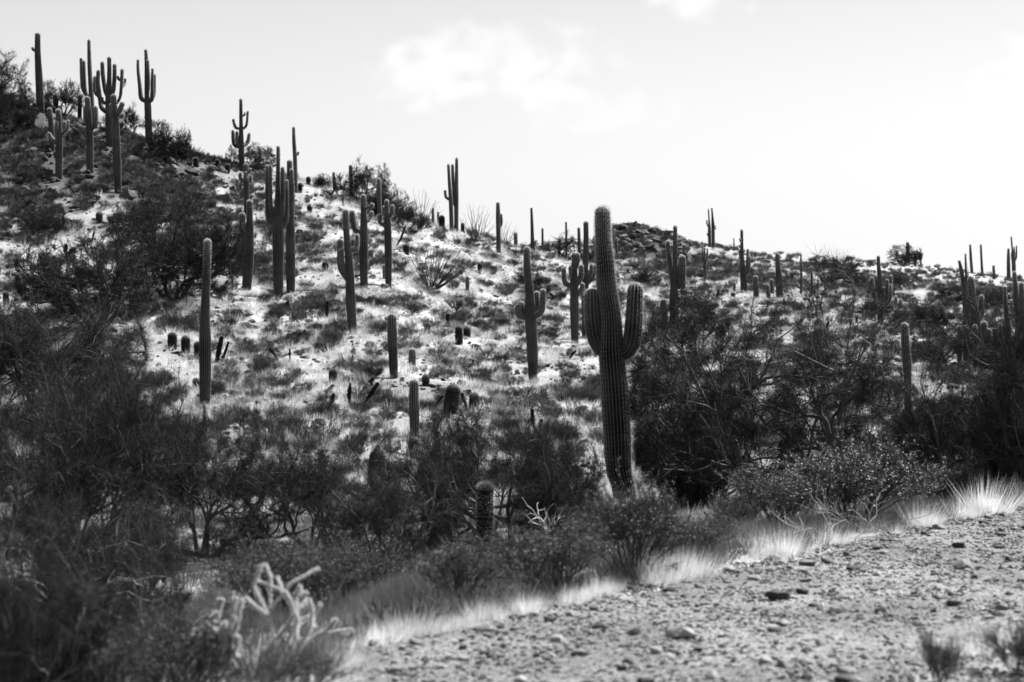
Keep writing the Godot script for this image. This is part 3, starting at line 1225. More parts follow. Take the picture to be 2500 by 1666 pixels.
func place_grass() -> void:
	for kind in 3:
		var mesh := grass_shape([0.17, 0.13, 0.24][kind], [64, 60, 44][kind], [0.15, 0.19, 0.09][kind], [0.1, -0.05, 0.2][kind], [0.62, 0.48, 0.7][kind], 0.007)
		var where := []
		var tints := []
		for i in 21000:
			var a := rng.randf_range(-0.42, 0.42)
			var r := 21.0 + 120.0 * pow(rng.randf(), 1.15)
			var x := r * sin(a)
			var z := -r * cos(a)
			var n := patchy.get_noise_2d(x * 1.7 + 300, z * 1.7)
			if rng.randf() > clampf(0.66 + n * 1.2 - rocky(x, -z) * 1.0, 0.02, 1.0):
				continue
			var s := rng.randf_range(0.6, 1.6) * (1.0 + r * 0.003)
			where.append(Transform3D(Basis.from_euler(Vector3(0, rng.randf() * TAU, 0)) * Basis.from_scale(Vector3(s, s, s)), Vector3(x, height(x, z), z)))
			tints.append(grey(clampf(0.85 + 1.2 * patchy.get_noise_2d(x * 2.3, z * 2.3 + 900) + rng.randf_range(-0.45, 0.45), 0.2, 1.35)))
		stuff("grass", mesh, where, tints, "dry pale %s grass over the whole slope" % ["bunch", "low", "wispy"][kind], "grass")
	# plumes along the trail's edge
	var mesh := grass_shape(0.36, 120, 0.15, 0.2, 0.75, 0.0034)
	var where := []
	var tints := []
	for i in 620:
		var l := rng.randf_range(-2.2, 12.5)
		var s := 0.1 + absf(rng.randfn(0.0, 0.13)) + 0.1 * rough.get_noise_2d(l * 14, 3)
		var q := rough.get_noise_2d(l * 16.0, 77.0)
		if l <= 2.6 and rough.get_noise_2d(l * 40.0, 31.0) < -0.02 and rng.randf() < 0.75:
			continue
		if l > 2.6 and q < 0.08 and rng.randf() < 0.93:
			continue
		var x := on_trail(l, s).x
		var z := -on_trail(l, s).y
		var k := (rng.randf_range(0.16, 0.45) + (0.3 if rng.randf() < 0.1 else 0.0)) * (1.0 + (1.5 if l > 2.6 else 0.6) * maxf(q, 0.0))
		where.append(Transform3D(Basis.from_euler(Vector3(0, rng.randf_range(-0.9, 0.9), 0)) * Basis.from_scale(Vector3(k, k, k)), Vector3(x, height(x, z), z)))
		tints.append(grey(rng.randf_range(0.65, 1.25)))
	for i in 150:
		var l := rng.randf_range(1.6, 5.6)
		var s := rng.randf_range(-3.6, -1.9)
		var x := on_trail(l, s).x
		var z := -on_trail(l, s).y
		if z > -4.0 or rough.get_noise_2d(x * 12.0, z * 12.0) < -0.05:
			continue
		var k := rng.randf_range(0.3, 0.6)
		where.append(Transform3D(Basis.from_euler(Vector3(0, rng.randf() * TAU, 0)) * Basis.from_scale(Vector3(k, k, k)), Vector3(x, height(x, z), z)))
		tints.append(grey(rng.randf_range(0.7, 1.0)))
	stuff("trail_edge_grass", mesh, where, tints, "bright feathery grass fringing the stony trail", "grass")
	# tall dry stems standing out of the verge
	var stems := grass_shape(0.6, 6, 0.09, 0.2, 0.5, 0.0036)
	var stood := []
	var toned := []
	for i in 180:
		var l := rng.randf_range(-1.5, 12.0)
		var s := 0.12 + rng.randf() * 0.7
		var k := rng.randf_range(0.3, 0.75)
		var q := on_trail(l, s)
		stood.append(Transform3D(Basis.from_euler(Vector3(0, rng.randf() * TAU, 0)) * Basis.from_scale(Vector3(k, k, k)), Vector3(q.x, height(q.x, -q.y), -q.y)))
		toned.append(grey(rng.randf_range(0.4, 1.1)))
	stuff("dry_stems", stems, stood, toned, "thin dry stems standing out of the trail's verge", "grass")
	# grey weeds in the wash between the trail and the hill
	mesh = grass_shape(0.22, 70, 0.16, 0.0, 0.13, 0.006)
	where = []
	tints = []
	for i in 5000:
		var a := rng.randf_range(-0.42, 0.42)
		var r := rng.randf_range(7.5, 25.0)
		var x := r * sin(a)
		var z := -r * cos(a)
		var s := along(Vector2(x, -z)).y
		if s < 0.3:
			continue
		var k := rng.randf_range(0.5, 1.1)
		where.append(Transform3D(Basis.from_euler(Vector3(0, rng.randf() * TAU, 0)) * Basis.from_scale(Vector3(k, k, k)), Vector3(x, height(x, z), z)))
		tints.append(grey(rng.randf_range(0.4, 1.3)))
	stuff("weeds", mesh, where, tints, "short grey weeds on the wash floor beyond the trail", "weeds")


func near_cholla() -> void:
	var spots := [[640.0, 7.6, 1.1, "pale cane cholla in the foreground, its thick jointed arms catching light"], [1020.0, 8.9, 0.4, "small dark cane cholla at the trail's left end, right of two"], [950.0, 8.9, 0.36, "small dark cane cholla at the trail's left end, left of two"]]
	for k in spots.size():
		var tr := Shape.new()
		var cr := Shape.new()
		for i in 8:
			var a := i * 2.399
			cane(tr, cr, Vector3(cos(a) * 0.03, -0.1, sin(a) * 0.03), Vector3(cos(a) * 0.7, 1, sin(a) * 0.7).normalized(), 0.25, 0.0085, 0, 0.55 if k == 0 else 0.1)
		var foot := on_ground(spots[k][0], spots[k][1])
		var o := thing("cane_cholla", foot, spots[k][3], "cane cholla")
		part("branches", tr.done(M.wood), o)
		part("spines", cr.done(M.spiny), o)
		o.transform = Transform3D(Basis.from_scale(Vector3.ONE * spots[k][2] * 1.0), foot)


func cane(tr: Shape, cr: Shape, p: Vector3, dir: Vector3, length: float, r: float, level: int, tone: float) -> void:
	var q := p + dir * length
	tr.tube([p, p.lerp(q, 0.2), p.lerp(q, 0.8), q], [r * 0.7, r, r, r * 0.7], 8, grey(tone * 0.6))
	for i in 400:
		var o := rdir()
		o = (o - dir * o.dot(dir)).normalized()
		cr.blade(p.lerp(q, rng.randf()) + o * r * 0.85, (o + rdir() * 0.8).normalized(), rng.randf_range(0.007, 0.017), 0.0026, rdir(), grey(tone * rng.randf_range(0.7, 1.3)))
	if level < 3:
		for i in 2 if level < 2 else 1 + rng.randi() % 2:
			cane(tr, cr, q, (dir + rdir() * 0.85 + Vector3.UP * 0.25).normalized(), length * rng.randf_range(0.45, 0.9), r * 0.88, level + 1, tone)


# ---------------------------------------------------------------- the scene
func _ready() -> void:
	rng.seed = 11
	view = Basis.from_euler(Vector3(PITCH, 0, 0))
	var camera := Camera3D.new()
	camera.name = "camera"
	camera.fov = 26.60
	camera.far = 6000.0
	camera.near = 0.1
	camera.transform = Transform3D(view, EYE)
	var lens := CameraAttributesPhysical.new()
	lens.frustum_focal_length = 50.765
	lens.frustum_focus_distance = 31.0
	lens.exposure_aperture = 2.0
	lens.frustum_far = 6000.0
	lens.frustum_near = 0.1
	camera.attributes = lens
	add_child(camera)
	var to_sun := Vector3(0.62, 1.0, -0.50).normalized()
	var env := Environment.new()
	env.background_mode = Environment.BG_SKY
	env.sky = make_sky(to_sun)
	env.tonemap_mode = Environment.TONE_MAPPER_LINEAR
	env.tonemap_exposure = 2.6
	env.sdfgi_enabled = true
	env.ssao_enabled = true
	env.ssil_enabled = true
	var we := WorldEnvironment.new()
	we.name = "environment"
	we.environment = env
	add_child(we)
	var sun := DirectionalLight3D.new()
	sun.name = "sun"
	sun.light_energy = 1.6
	sun.light_color = grey(1.0)
	sun.light_angular_distance = 0.5
	sun.shadow_enabled = true
	sun.basis = Basis.looking_at(-to_sun)
	add_child(sun)

	rough.seed = 2
	rough.frequency = 0.07
	rough.fractal_octaves = 3
	fine.seed = 3
	fine.frequency = 0.55
	fine.fractal_octaves = 3
	patchy.seed = 6
	patchy.frequency = 0.16
	patchy.fractal_octaves = 3
	M.feet = []
	M.knoll = []
	M.slope = []
	make_materials()
	make_tables()
	make_grid()
	make_ground()
	rng.seed = 101
	place_rocks()
	rng.seed = 102
	saguaros()
	rng.seed = 103
	barrels()
	rng.seed = 104
	chollas()
	stalks()
	ocotillos()
	rng.seed = 105
	trees()
	rng.seed = 106
	dead_branches()
	near_cholla()
	rng.seed = 107
	place_shrubs()
	rng.seed = 108
	place_grass()


func saguaros():
	saguaro("largest foreground saguaro with two thick upraised arms, rising from the brush", "largest two-armed saguaro", [1532, 1240, 46, 1521, 1184, 54, 1511, 1143, 60, 1506, 1041, 64, 1500, 939, 65, 1494, 868, 60, 1493, 806, 51, 1491, 764, 47, 1482, 705, 47, 1478, 647, 43, 1473, 582, 38, 1472, 544, 38, 1471, 504, 35], [[1490, 848, 24, 1472, 855, 34, 1456, 828, 40, 1449, 782, 41, 1446, 735, 38, 1446, 705, 34], [1507, 860, 24, 1525, 861, 36, 1541, 838, 42, 1547, 794, 42, 1550, 735, 39, 1552, 692, 35]], 24)
	saguaro("stout armless-looking saguaro with one small stub near its top, leftmost on the ridge", "stub-armed ridge saguaro", [99.3, 273.2, 18.5, 95.1, 200.3, 17.4, 91.4, 130.1, 14, 91.4, 80.2, 12.3], [[86.6, 124, 5.6, 80.2, 121.2, 7.3, 78.5, 115, 6.7]], 0)
	saguaro("slim tall ridge saguaro with two close arms on its left side", "slim two-armed ridge saguaro", [224.1, 276, 11.8, 222.1, 228.3, 11.8, 218.5, 172.2, 10.1, 217.1, 130.1, 8.4, 216.5, 96.5, 7.3], [[221.3, 242.3, 7.9, 209.2, 228.3, 9.5, 205, 194.6, 9, 203.9, 147.5, 7.9], [218.5, 242.3, 6.7, 202.2, 219.9, 7.9, 198.3, 186.2, 7.3, 196.9, 142.7, 6.2]], 0)
	saguaro("massive ridge saguaro crowded with nine upright arms", "many-armed ridge saguaro", [268.1, 357.3, 17.4, 266.2, 298.4, 16.8, 264.8, 239.5, 15.7, 266.2, 186.2, 10.1, 266.2, 139.1, 9], [[263.4, 236.7, 8.4, 256.4, 222.7, 9.5, 250.7, 183.4, 9.5, 249.1, 150.3, 9], [269, 236.7, 8.4, 276, 222.7, 9.5, 278.8, 189, 9.5, 279.4, 155.9, 9], [259.7, 273.2, 11.2, 247.4, 262, 11.2, 242.3, 228.3, 10.1, 237.3, 191.3, 9], [256.4, 253.5, 7.9, 240.9, 236.7, 8.4, 238.4, 205.9, 9, 239.5, 171.1, 9], [250.7, 242.3, 6.7, 233.4, 228.3, 7.9, 230.3, 204.5, 7.3, 231.1, 186.2, 6.7], [274.6, 263.4, 7.9, 290.6, 242.3, 6.7, 295.1, 217.1, 7.3, 297.9, 168, 8.4], [297, 212.9, 6.2, 303.5, 204.5, 6.2, 305.2, 191.3, 5.6], [295.6, 197.4, 5.6, 287.8, 191.8, 6.7, 286.1, 185.7, 6.2]], 0)
	saguaro("candelabra saguaro against the sky with four tight upright arms over a bare trunk", "candelabra ridge saguaro", [362.9, 334.9, 16.3, 360.1, 253.5, 15.7, 357.9, 228.3, 10.7, 356.8, 152.6, 8.4, 355.1, 120.6, 6.2], [[354.5, 247.4, 9.5, 344.4, 239.5, 11.2, 340.5, 205.9, 9, 336.6, 172.2, 7.3, 336.3, 145.8, 6.2], [364.3, 247.4, 9.5, 370.8, 239.5, 10.1, 371.4, 200.3, 8.4, 371.9, 167.7, 5.6], [366.3, 243.7, 7.3, 375.3, 231.1, 7.9, 377.5, 182, 5], [359.6, 239.5, 7.3, 361.8, 200.3, 7.9, 359.9, 145.3, 7.3]], 0)
	saguaro("knobbly short-armed saguaro at the left end of the dark rocky slope", "knobbly left-slope saguaro", [142.7, 437.3, 16.3, 143.6, 340.5, 16.3, 142.7, 301.2, 13.5, 141.3, 266.5, 11.2], [[138.5, 350.3, 11.2, 125.1, 337.7, 10.1, 118.3, 323.7, 7.9], [141.3, 330.7, 8.4, 138.5, 315.3, 10.1, 138.5, 295.6, 9.5], [148.4, 330.7, 10.1, 157.1, 320.9, 10.7, 158.2, 295.6, 9], [149.8, 327.9, 5.6, 163.8, 313.9, 6.7, 165.8, 293.4, 6.7]], 0)
	saguaro("dark bare saguaro stem standing just behind the knobbly left-slope saguaro", "dark bare left stem", [127.3, 368.6, 12.9, 124, 306.8, 12.3, 120, 263.6, 11.2], [], 0)
	saguaro("dark stout saguaro with three stubby arms amid the rocks below the ridge", "stubby-armed rock-slope saguaro", [219.3, 421.9, 16.3, 218.5, 340.5, 16.8, 216.5, 298.4, 14.6, 214.3, 262, 13.5, 211.5, 235.6, 12.3], [[214.3, 304, 9.5, 208.1, 287.2, 10.7, 207.5, 258, 9.5], [222.7, 313.9, 11.2, 232.2, 301.2, 13.5, 232.5, 259.2, 11.8], [224.1, 322.3, 7.9, 234.5, 316.7, 7.9, 236.7, 305.7, 6.7]], 0)
	saguaro("leaning pale-banded saguaro with three blunt arms near its top, lowest on the rocky slope", "blunt-armed leaning saguaro", [288.6, 472.3, 14, 285, 396.6, 18.5, 283, 326.5, 17.4, 281.6, 284.4, 15.1, 278.2, 256.4, 12.9, 276.8, 230.5, 12.3], [[280.2, 291.4, 11.2, 273.7, 276, 12.3, 273.2, 252.4, 11.2], [284.4, 283, 10.7, 292.8, 266.2, 12.3, 300.1, 249.6, 11.8], [287.2, 299.8, 9.5, 297, 290.6, 10.7, 298.4, 276.5, 9.5]], 0)
	saguaro("skyline saguaro with two tiers of curved arms, alone against the sky", "two-tier skyline saguaro", [591.1, 418.1, 13, 588.8, 360.7, 13, 588, 295.7, 8.4, 587.6, 241.3, 6.9], [[586.5, 358.8, 10, 571.9, 352.3, 10.7, 568.1, 317.1, 7.7], [588, 361.5, 8.4, 579.6, 351.2, 9.2, 577.7, 320.9, 7.7], [591.8, 356.9, 8.4, 604.1, 347.3, 9.2, 608.3, 324.8, 6.9], [587.3, 314.8, 6.1, 574.6, 311, 7.7, 568.9, 291.1, 6.1], [590.3, 314.8, 6.1, 601, 306.4, 6.1, 604.5, 271.6, 5.4], [589.6, 283.4, 3.8, 595.7, 281.9, 4.6, 598, 275, 4.6]], 0)
	saguaro("slim tall skyline saguaro with one tiny round bud on its right", "bud-sided skyline saguaro", [722, 469.8, 10, 720.1, 391.4, 10, 717.4, 345.4, 8.4, 716.6, 309.8, 6.9], [[720.4, 379.9, 3.8, 726.6, 377.6, 5.4, 728.1, 370.7, 5]], 0)
	saguaro("saguaro with four short blunt arms clustered at its crown", "short-armed crown saguaro", [602.8, 533.7, 13.8, 601.2, 464.8, 13.3, 600.2, 426.5, 11.2, 600.5, 399, 10.2], [[598.2, 443.1, 9.7, 587.7, 435.5, 10.7, 586.9, 420.9, 9.2], [600.2, 441.8, 8.7, 599.4, 434.2, 9.2, 599.4, 418.9, 8.7], [603.8, 453.3, 8.2, 611.9, 444.4, 8.7, 611.7, 427.6, 6.6], [602.5, 425.3, 5.6, 608.9, 418.4, 6.6, 610.7, 411.2, 5.6]], 0)
	saguaro("dark double-stemmed saguaro, its left stem shorter", "dark double-stemmed saguaro", [600.7, 705.9, 20.4, 605.8, 643.4, 24.5, 608.9, 566.8, 19.4, 609.4, 528.6, 14.8, 609.4, 489, 13.3], [[602.5, 676.5, 16.8, 593.1, 643.4, 18.4, 591, 579.6, 16.8, 591.5, 519.4, 15.3], [603.8, 566.8, 9.2, 596.6, 556.6, 9.7, 595.4, 543.4, 7.7]], 0)
	saguaro("giant many-armed saguaro, tallest cluster on the mid slope, with five long upright arms", "giant five-armed saguaro", [680.8, 730.1, 18.4, 679, 656.1, 25.5, 679, 579.6, 27.6, 679, 551.5, 25.5, 677.2, 503.1, 13.3, 678.5, 426.5, 9.7, 679, 357.1, 7.7], [[672.7, 545.2, 14.8, 657.3, 533.7, 16.3, 653.5, 477.6, 11.7, 652.2, 403.6, 7.7], [672.7, 537.5, 9.2, 661.9, 513.3, 8.7, 660.4, 457.1, 7.7, 658.9, 405.1, 6.6], [675.2, 540.1, 11.7, 669.6, 526, 10.2, 668.1, 502, 7.1], [685.4, 542.6, 11.7, 689.2, 503.1, 12.2, 690, 452, 10.2, 689.7, 407.7, 8.7], [688, 550.3, 12.8, 698.2, 538.8, 11.7, 700.2, 490.3, 8.7, 699.2, 439.3, 7.7]], 0)
	saguaro("ribbed saguaro with three upright stems crowding its top, right beside the giant cluster", "three-topped ribbed saguaro", [709.6, 713.5, 18.9, 708.9, 617.9, 22.4, 708.9, 554.1, 20.4, 708.9, 503.1, 14.8, 707.1, 439.3, 13.8, 706.8, 391.3, 12.8], [[710.4, 540.1, 13.8, 713.5, 503.1, 12.8, 712.4, 440.3, 8.7], [709.9, 503.1, 10.2, 712.7, 464.8, 10.2, 711.4, 412.8, 9.2], [713.5, 545.2, 7.1, 720.6, 539.3, 6.6, 721.9, 527.6, 5.1]], 0)
	saguaro("saguaro with a long left arm and two small pale knobs on its right", "knob-sided saguaro", [889, 702, 15.8, 887.4, 630.6, 20.9, 888.2, 566.8, 18.4, 887.4, 515.8, 13.3, 886.9, 475, 11.7], [[884.4, 571.9, 12.8, 869.1, 561.7, 14.8, 861.9, 538.8, 13.8, 858.9, 514.3, 12.2], [890.8, 509.4, 6.6, 904.3, 505.1, 9.7, 909.9, 497.4, 7.7], [893.3, 537.5, 7.7, 904.8, 529.8, 10.2, 907.3, 515.8, 8.7]], 0)
	saguaro("pale-ribbed leaning saguaro with a hooked right arm and two low left arms", "hook-armed leaning saguaro", [863.5, 816.3, 17.9, 856.3, 745.4, 23.5, 853.8, 668.9, 19.9, 848.7, 605.1, 15.8, 844.8, 554.1, 14.3, 843.6, 511.7, 13.3], [[852.5, 612.8, 10.2, 869.1, 608.9, 10.7, 872.1, 592.3, 9.7, 871.6, 571.9, 8.7], [849.9, 689.3, 9.7, 839, 658.7, 11.2, 834.6, 630.6, 11.2, 833.4, 607.7, 10.7], [849.9, 686.7, 10.2, 831.3, 653.6, 13.3, 830.3, 605.1, 14.3, 830.8, 583.7, 13.8]], 0)
	saguaro("straight saguaro with a crown of three short curled arms", "curl-armed straight saguaro", [948.5, 699.4, 13.8, 947.8, 621, 17.6, 945.8, 544.4, 16.8, 943.9, 525.3, 11.5, 943.9, 487.8, 9.2], [[943.9, 551.3, 10, 929.4, 544.4, 10.7, 927.5, 523.4, 10], [945.8, 531, 10.7, 956.9, 519.6, 10.7, 957.7, 500, 9.2], [943.2, 527.2, 7.7, 937.8, 519.6, 7.7, 937, 504.2, 6.9]], 0)
	saguaro("plain upright saguaro just behind the curl-armed one", "plain upright mid saguaro", [929.4, 548.3, 10.7, 925.9, 490.9, 10.7, 925.6, 460.2, 10.7, 925.2, 435, 9.2], [], 0)
	saguaro("dark young saguaro before the skyline palo verde thicket", "thicket-front saguaro", [859.7, 488.9, 10, 856.7, 437.3, 10, 855.9, 402.8, 9.2], [], 0)
	saguaro("thin grey saguaro stem on the skyline left of the thicket", "thin grey skyline stem", [818.4, 467.9, 9.2, 815, 437.3, 7.7, 814.6, 420.4, 6.1], [], 0)
	saguaro("right-hand stem of the skyline pair, taller, with one stem leaning on it", "taller twin skyline saguaro", [1114.2, 566.6, 10, 1113.9, 487, 11.5, 1114.6, 429.6, 8.4, 1115, 385.2, 6.9], [[1110.8, 502.3, 8.4, 1106.2, 444.9, 8.4, 1104.7, 400.9, 6.9]], 0)
	saguaro("left-hand stem of the skyline pair, with one small arm", "shorter twin skyline saguaro", [1103.1, 565.5, 10.7, 1100.8, 498.5, 10, 1097, 444.9, 7.7, 1094.7, 400.5, 6.9], [[1097.8, 487.8, 6.9, 1088.6, 481.3, 6.9, 1086.3, 464.8, 6.1]], 0)
	saguaro("slim skyline saguaro with a short arm behind its right side", "slim short-armed skyline saguaro", [1217.9, 617.1, 10.7, 1216.4, 544.4, 11.5, 1215.7, 493.9, 8.4], [[1217.9, 557.8, 6.1, 1224.5, 544.4, 6.1, 1223.3, 522.2, 5.4]], 0)
	saguaro("thin tapering saguaro on the saddle, without arms", "thin tapering saddle saguaro", [1300.8, 614.1, 12.2, 1299.3, 564.3, 7.7, 1297.4, 507.7, 5.4], [], 0)
	saguaro("saguaro with five stubby arms bunched at mid-height, on a narrow foot", "bunch-armed saguaro", [1300.8, 929.8, 16.1, 1300.4, 866.6, 26, 1294.7, 771, 27.6, 1292.8, 713.6, 20.7, 1287, 648.5, 16.8, 1286.6, 603, 14.5], [[1288.9, 769.1, 13.8, 1274.8, 757.6, 17.6, 1272.5, 736.5, 13], [1287, 776.7, 13.8, 1268.7, 770.2, 16.8, 1264.1, 758, 13.8, 1264.1, 744.2, 10], [1300.4, 771, 13.8, 1309.2, 757.6, 16.8, 1310.8, 712, 13.8], [1298.5, 774, 13.8, 1322.2, 759.5, 14.5, 1326.1, 706.3, 13], [1302.3, 767.1, 9.2, 1319.9, 746.1, 9.2, 1320.7, 725.4, 8.4]], 0)
	saguaro("saguaro bristling with six short arms high on its trunk", "bristling six-armed saguaro", [1403.8, 837.9, 15.3, 1402.6, 771, 20.7, 1401.8, 694.4, 19.1, 1401.1, 667.6, 16.8, 1401.8, 640.9, 12.2, 1402.6, 617.1, 11.5], [[1398, 700.2, 12.2, 1380.8, 690.6, 13.8, 1377, 667.6, 11.5, 1377, 652.3, 10], [1398, 681, 9.2, 1393.4, 668.4, 9.2, 1392.7, 651.6, 7.7], [1401.1, 677.2, 6.9, 1400.7, 663.8, 6.9, 1400.3, 652.3, 6.1], [1407.6, 696.3, 12.2, 1417.9, 675.3, 13, 1419.1, 646.6, 10.7], [1408.7, 719.3, 10, 1420.2, 707.8, 12.2, 1421.4, 690.6, 10], [1403.8, 660, 8.4, 1412.2, 637, 8.4, 1410.3, 617.9, 6.9]], 0)
	saguaro("tall plain saguaro behind the largest cactus, with two arms on its right", "tall rear saguaro", [1428.6, 826.5, 13.8, 1428.6, 732.7, 18.4, 1429.4, 656.2, 13.8, 1430.9, 579.6, 12.2, 1430.5, 541, 12.2], [[1434.4, 688.7, 8.4, 1446.2, 679.9, 11.5, 1452, 646.2, 10.7], [1434.4, 683, 7.7, 1443.2, 665.7, 10, 1443.9, 644.7, 9.2]], 0)
	saguaro("three-pronged saguaro with lit right edge, its middle prong tallest", "three-pronged saguaro", [1646, 831.5, 17, 1646.6, 764, 21.7, 1646, 720, 22.9, 1646, 699.5, 17.6, 1648.4, 646.7, 10.6, 1648.4, 588, 10, 1648.9, 551.3, 8.8], [[1644.5, 702.4, 12.3, 1638.7, 664.3, 12.3, 1633.7, 623.2, 10.6, 1630.5, 588.3, 9.4], [1653.3, 702.4, 12.3, 1664.2, 687.7, 16.4, 1666.5, 652.5, 15.8, 1666.5, 624.4, 13.5], [1651.9, 690.7, 10, 1660.1, 658.4, 11.7, 1663.6, 622, 10]], 0)
	saguaro("short dark armless saguaro left of the three-pronged one", "short dark armless saguaro", [1624.9, 813.9, 14.1, 1622, 764, 15.8, 1619, 730.6, 14.1], [], 0)
	saguaro("right stem of the forked pair on the far skyline, with little stubs at mid-height", "right far-skyline twin", [1741.9, 610, 8.4, 1741.1, 557.4, 8.4, 1739.6, 528.7, 5, 1738.1, 508, 3.4], [[1741.9, 558.3, 3.1, 1745.9, 555.5, 2.7, 1746.9, 550.7, 2.3], [1742.5, 559.7, 3.1, 1746.9, 558.9, 2.7, 1748.8, 557.8, 2.3]], 0)
	saguaro("left stem of the forked pair on the far skyline, with one upright arm", "left far-skyline twin", [1733.3, 603.3, 8.4, 1732.3, 563.1, 7.6, 1732.3, 549.7, 5.4, 1730.8, 528.7, 3.4, 1730, 510.9, 3.1], [[1732, 557.4, 4.2, 1727.2, 548.8, 4.2, 1725.5, 537.5, 3.1], [1732, 577.5, 3.4, 1728.1, 575.5, 3.4, 1727.7, 570, 3.1]], 0)
	saguaro("small thin pole of a saguaro alone on the far skyline", "pole-like far saguaro", [1792.8, 613.8, 3.4, 1792.2, 595.6, 3.1, 1792, 581.9, 2.3], [], 0)
	saguaro("saguaro with two long right arms and small knobs on its left, on the far slope", "two right-armed far saguaro", [1818.4, 716.1, 16.1, 1815.1, 672.1, 15.3, 1811.9, 633.9, 9.9, 1811.5, 595.6, 7.3, 1811.1, 560.8, 6.5], [[1816.1, 658.7, 6.1, 1824.1, 653.9, 8.4, 1825.7, 632, 7.3, 1825.7, 608.6, 6.1], [1819, 670.2, 5.4, 1828.2, 660.6, 6.5, 1830.6, 641.5, 5, 1830.6, 625.5, 3.8], [1810.4, 637.7, 3.4, 1806.2, 626.2, 3.8, 1805.6, 609, 3.4], [1811.1, 591.8, 3.4, 1808.1, 588.9, 4.6, 1807.3, 582.6, 4.6], [1811.1, 604.2, 3.1, 1806.2, 603.3, 4.2, 1804.6, 598.7, 4.2]], 0)
	saguaro("short plump young saguaro behind the big palo verde, left of three", "short plump far saguaro", [1848, 731.4, 13.8, 1845.7, 700.8, 12.6, 1844.8, 673.3, 10.3], [], 0)
	saguaro("tall plain saguaro behind the big palo verde top", "plain saguaro above palo verde", [1904.5, 725.7, 17.2, 1902.2, 681.7, 15.3, 1899.3, 649.2, 11.5, 1898.3, 618.2, 9.9], [], 0)
	saguaro("small saguaro leaning left of the plain one above the palo verde", "small leaning far saguaro", [1887.2, 716.1, 10.7, 1884.9, 695.1, 10.3, 1883.4, 680.9, 8.8], [], 0)
	saguaro("smallest of the group of saguaros above the palo verde, leaning left", "smallest leaning far saguaro", [1877.7, 729.5, 10.7, 1875.8, 710.4, 10.3, 1874.8, 694.7, 8.8], [], 0)
	saguaro("far many-armed saguaro against the rocky slope", "many-armed far saguaro", [1722.4, 685.5, 6.9, 1721.4, 658.7, 7.6, 1720.1, 633.9, 6.5, 1720.1, 604.8, 4.2], [[1719.5, 642.5, 4.2, 1715.5, 633.9, 3.8, 1715.1, 614.7, 3.1, 1714.7, 588.7, 2.7], [1721.4, 642.5, 4.6, 1726.2, 633.9, 4.6, 1727.2, 606.3, 3.8], [1722.4, 653.9, 3.8, 1730, 649.2, 4.2, 1730.8, 633.9, 3.4], [1719.5, 640.6, 3.1, 1710.9, 636.7, 3.4, 1710, 624.3, 3.4], [1722.4, 650.1, 2.7, 1725.3, 646.3, 3.1, 1725.1, 638.8, 2.7]], 0)
	saguaro("thin far saguaro with one low curving left arm", "low-armed thin far saguaro", [1956.1, 718, 6.9, 1956.9, 681.7, 5.7, 1956.5, 662.6, 5.4, 1955.7, 620.1, 3.8], [[1955.7, 704.6, 6.1, 1946.5, 698.5, 5.4, 1943.3, 686.5, 4.6, 1942.3, 674, 3.4]], 0)
	saguaro("thin plain far saguaro beside the low-armed one", "thin plain far saguaro", [1982.5, 721.8, 7.6, 1982.1, 681.7, 5.7, 1981.3, 651.1, 3.8], [], 0)
	saguaro("short slim far saguaro right of the thin plain one", "short slim far saguaro", [1988.4, 725.7, 5.7, 1988.6, 708.5, 5.4, 1988.6, 694.3, 4.6], [], 0)
	saguaro("short slim far saguaro behind the ocotillo wands", "short saguaro behind ocotillo", [1997.8, 712.3, 5, 1997.8, 697, 4.6, 1997.8, 682.8, 4.2], [], 0)
	saguaro("stubby young saguaro above a round barrel cactus on the far slope", "stubby far young saguaro", [1793.5, 713.2, 6.9, 1793.5, 700.8, 6.9, 1793.5, 688.2, 6.1], [], 0)
	saguaro("cluster-stemmed saguaro on the right slope with five upright stems", "cluster-stemmed saguaro", [2150.5, 788.2, 13.8, 2150.5, 743.7, 13.2, 2149, 689.2, 11.5, 2145.3, 646.1, 8.6, 2145.3, 624.6, 7.5], [[2149.3, 749.4, 8, 2148.2, 720.7, 8, 2148.2, 698.3, 7.5], [2152.2, 746.6, 6.9, 2157.6, 720.7, 6.3, 2156.8, 700.9, 5.7], [2153.3, 760.9, 8.6, 2164.8, 735.1, 9.2, 2166, 681.7, 7.5], [2154.8, 755.2, 7.5, 2173.4, 729.3, 8, 2174.3, 693.8, 6.9], [2154.8, 743.7, 6.9, 2175.1, 709.3, 6.9, 2175.7, 672.2, 6.3]], 0)
	saguaro("plain dark saguaro left of the cluster-stemmed one", "plain dark right-slope saguaro", [2135.2, 735.1, 10.3, 2131.8, 703.5, 9.2, 2128.9, 676.5, 7.5], [], 0)
	saguaro("small young saguaro right of the cluster-stemmed one", "small right-slope saguaro", [2188.9, 746.6, 8, 2188.1, 735.1, 7.5, 2187.8, 722.5, 5.7], [], 0)
	saguaro("tiny round young saguaro farthest right of the cluster-stemmed one", "tiny round right-slope saguaro", [2200.1, 746.6, 7.5, 2199.5, 739.4, 7.5, 2199.3, 729.9, 6.9], [], 0)
	saguaro("leaning dark double saguaro near the right edge, two thin tapering tops", "leaning double saguaro", [2360.6, 804, 14.4, 2358.6, 732.2, 14.9, 2352.8, 689.2, 10.3, 2347.1, 657.6, 8, 2342.2, 636.9, 5.2], [[2359.4, 738, 9.8, 2360.6, 689.2, 8.6, 2358.6, 654.7, 5.2, 2357.7, 620.3, 4]], 62)
	saguaro("pale leaning saguaro with one raised arm on its right, near the right edge", "pale raised-arm saguaro", [2387.3, 826.9, 23, 2381.5, 775.3, 21.8, 2374.3, 720.7, 16.1, 2370.9, 675.1, 13.2], [[2384.4, 765.2, 9.8, 2394.4, 755.2, 10.9, 2397.3, 720.7, 10.9]], 56)
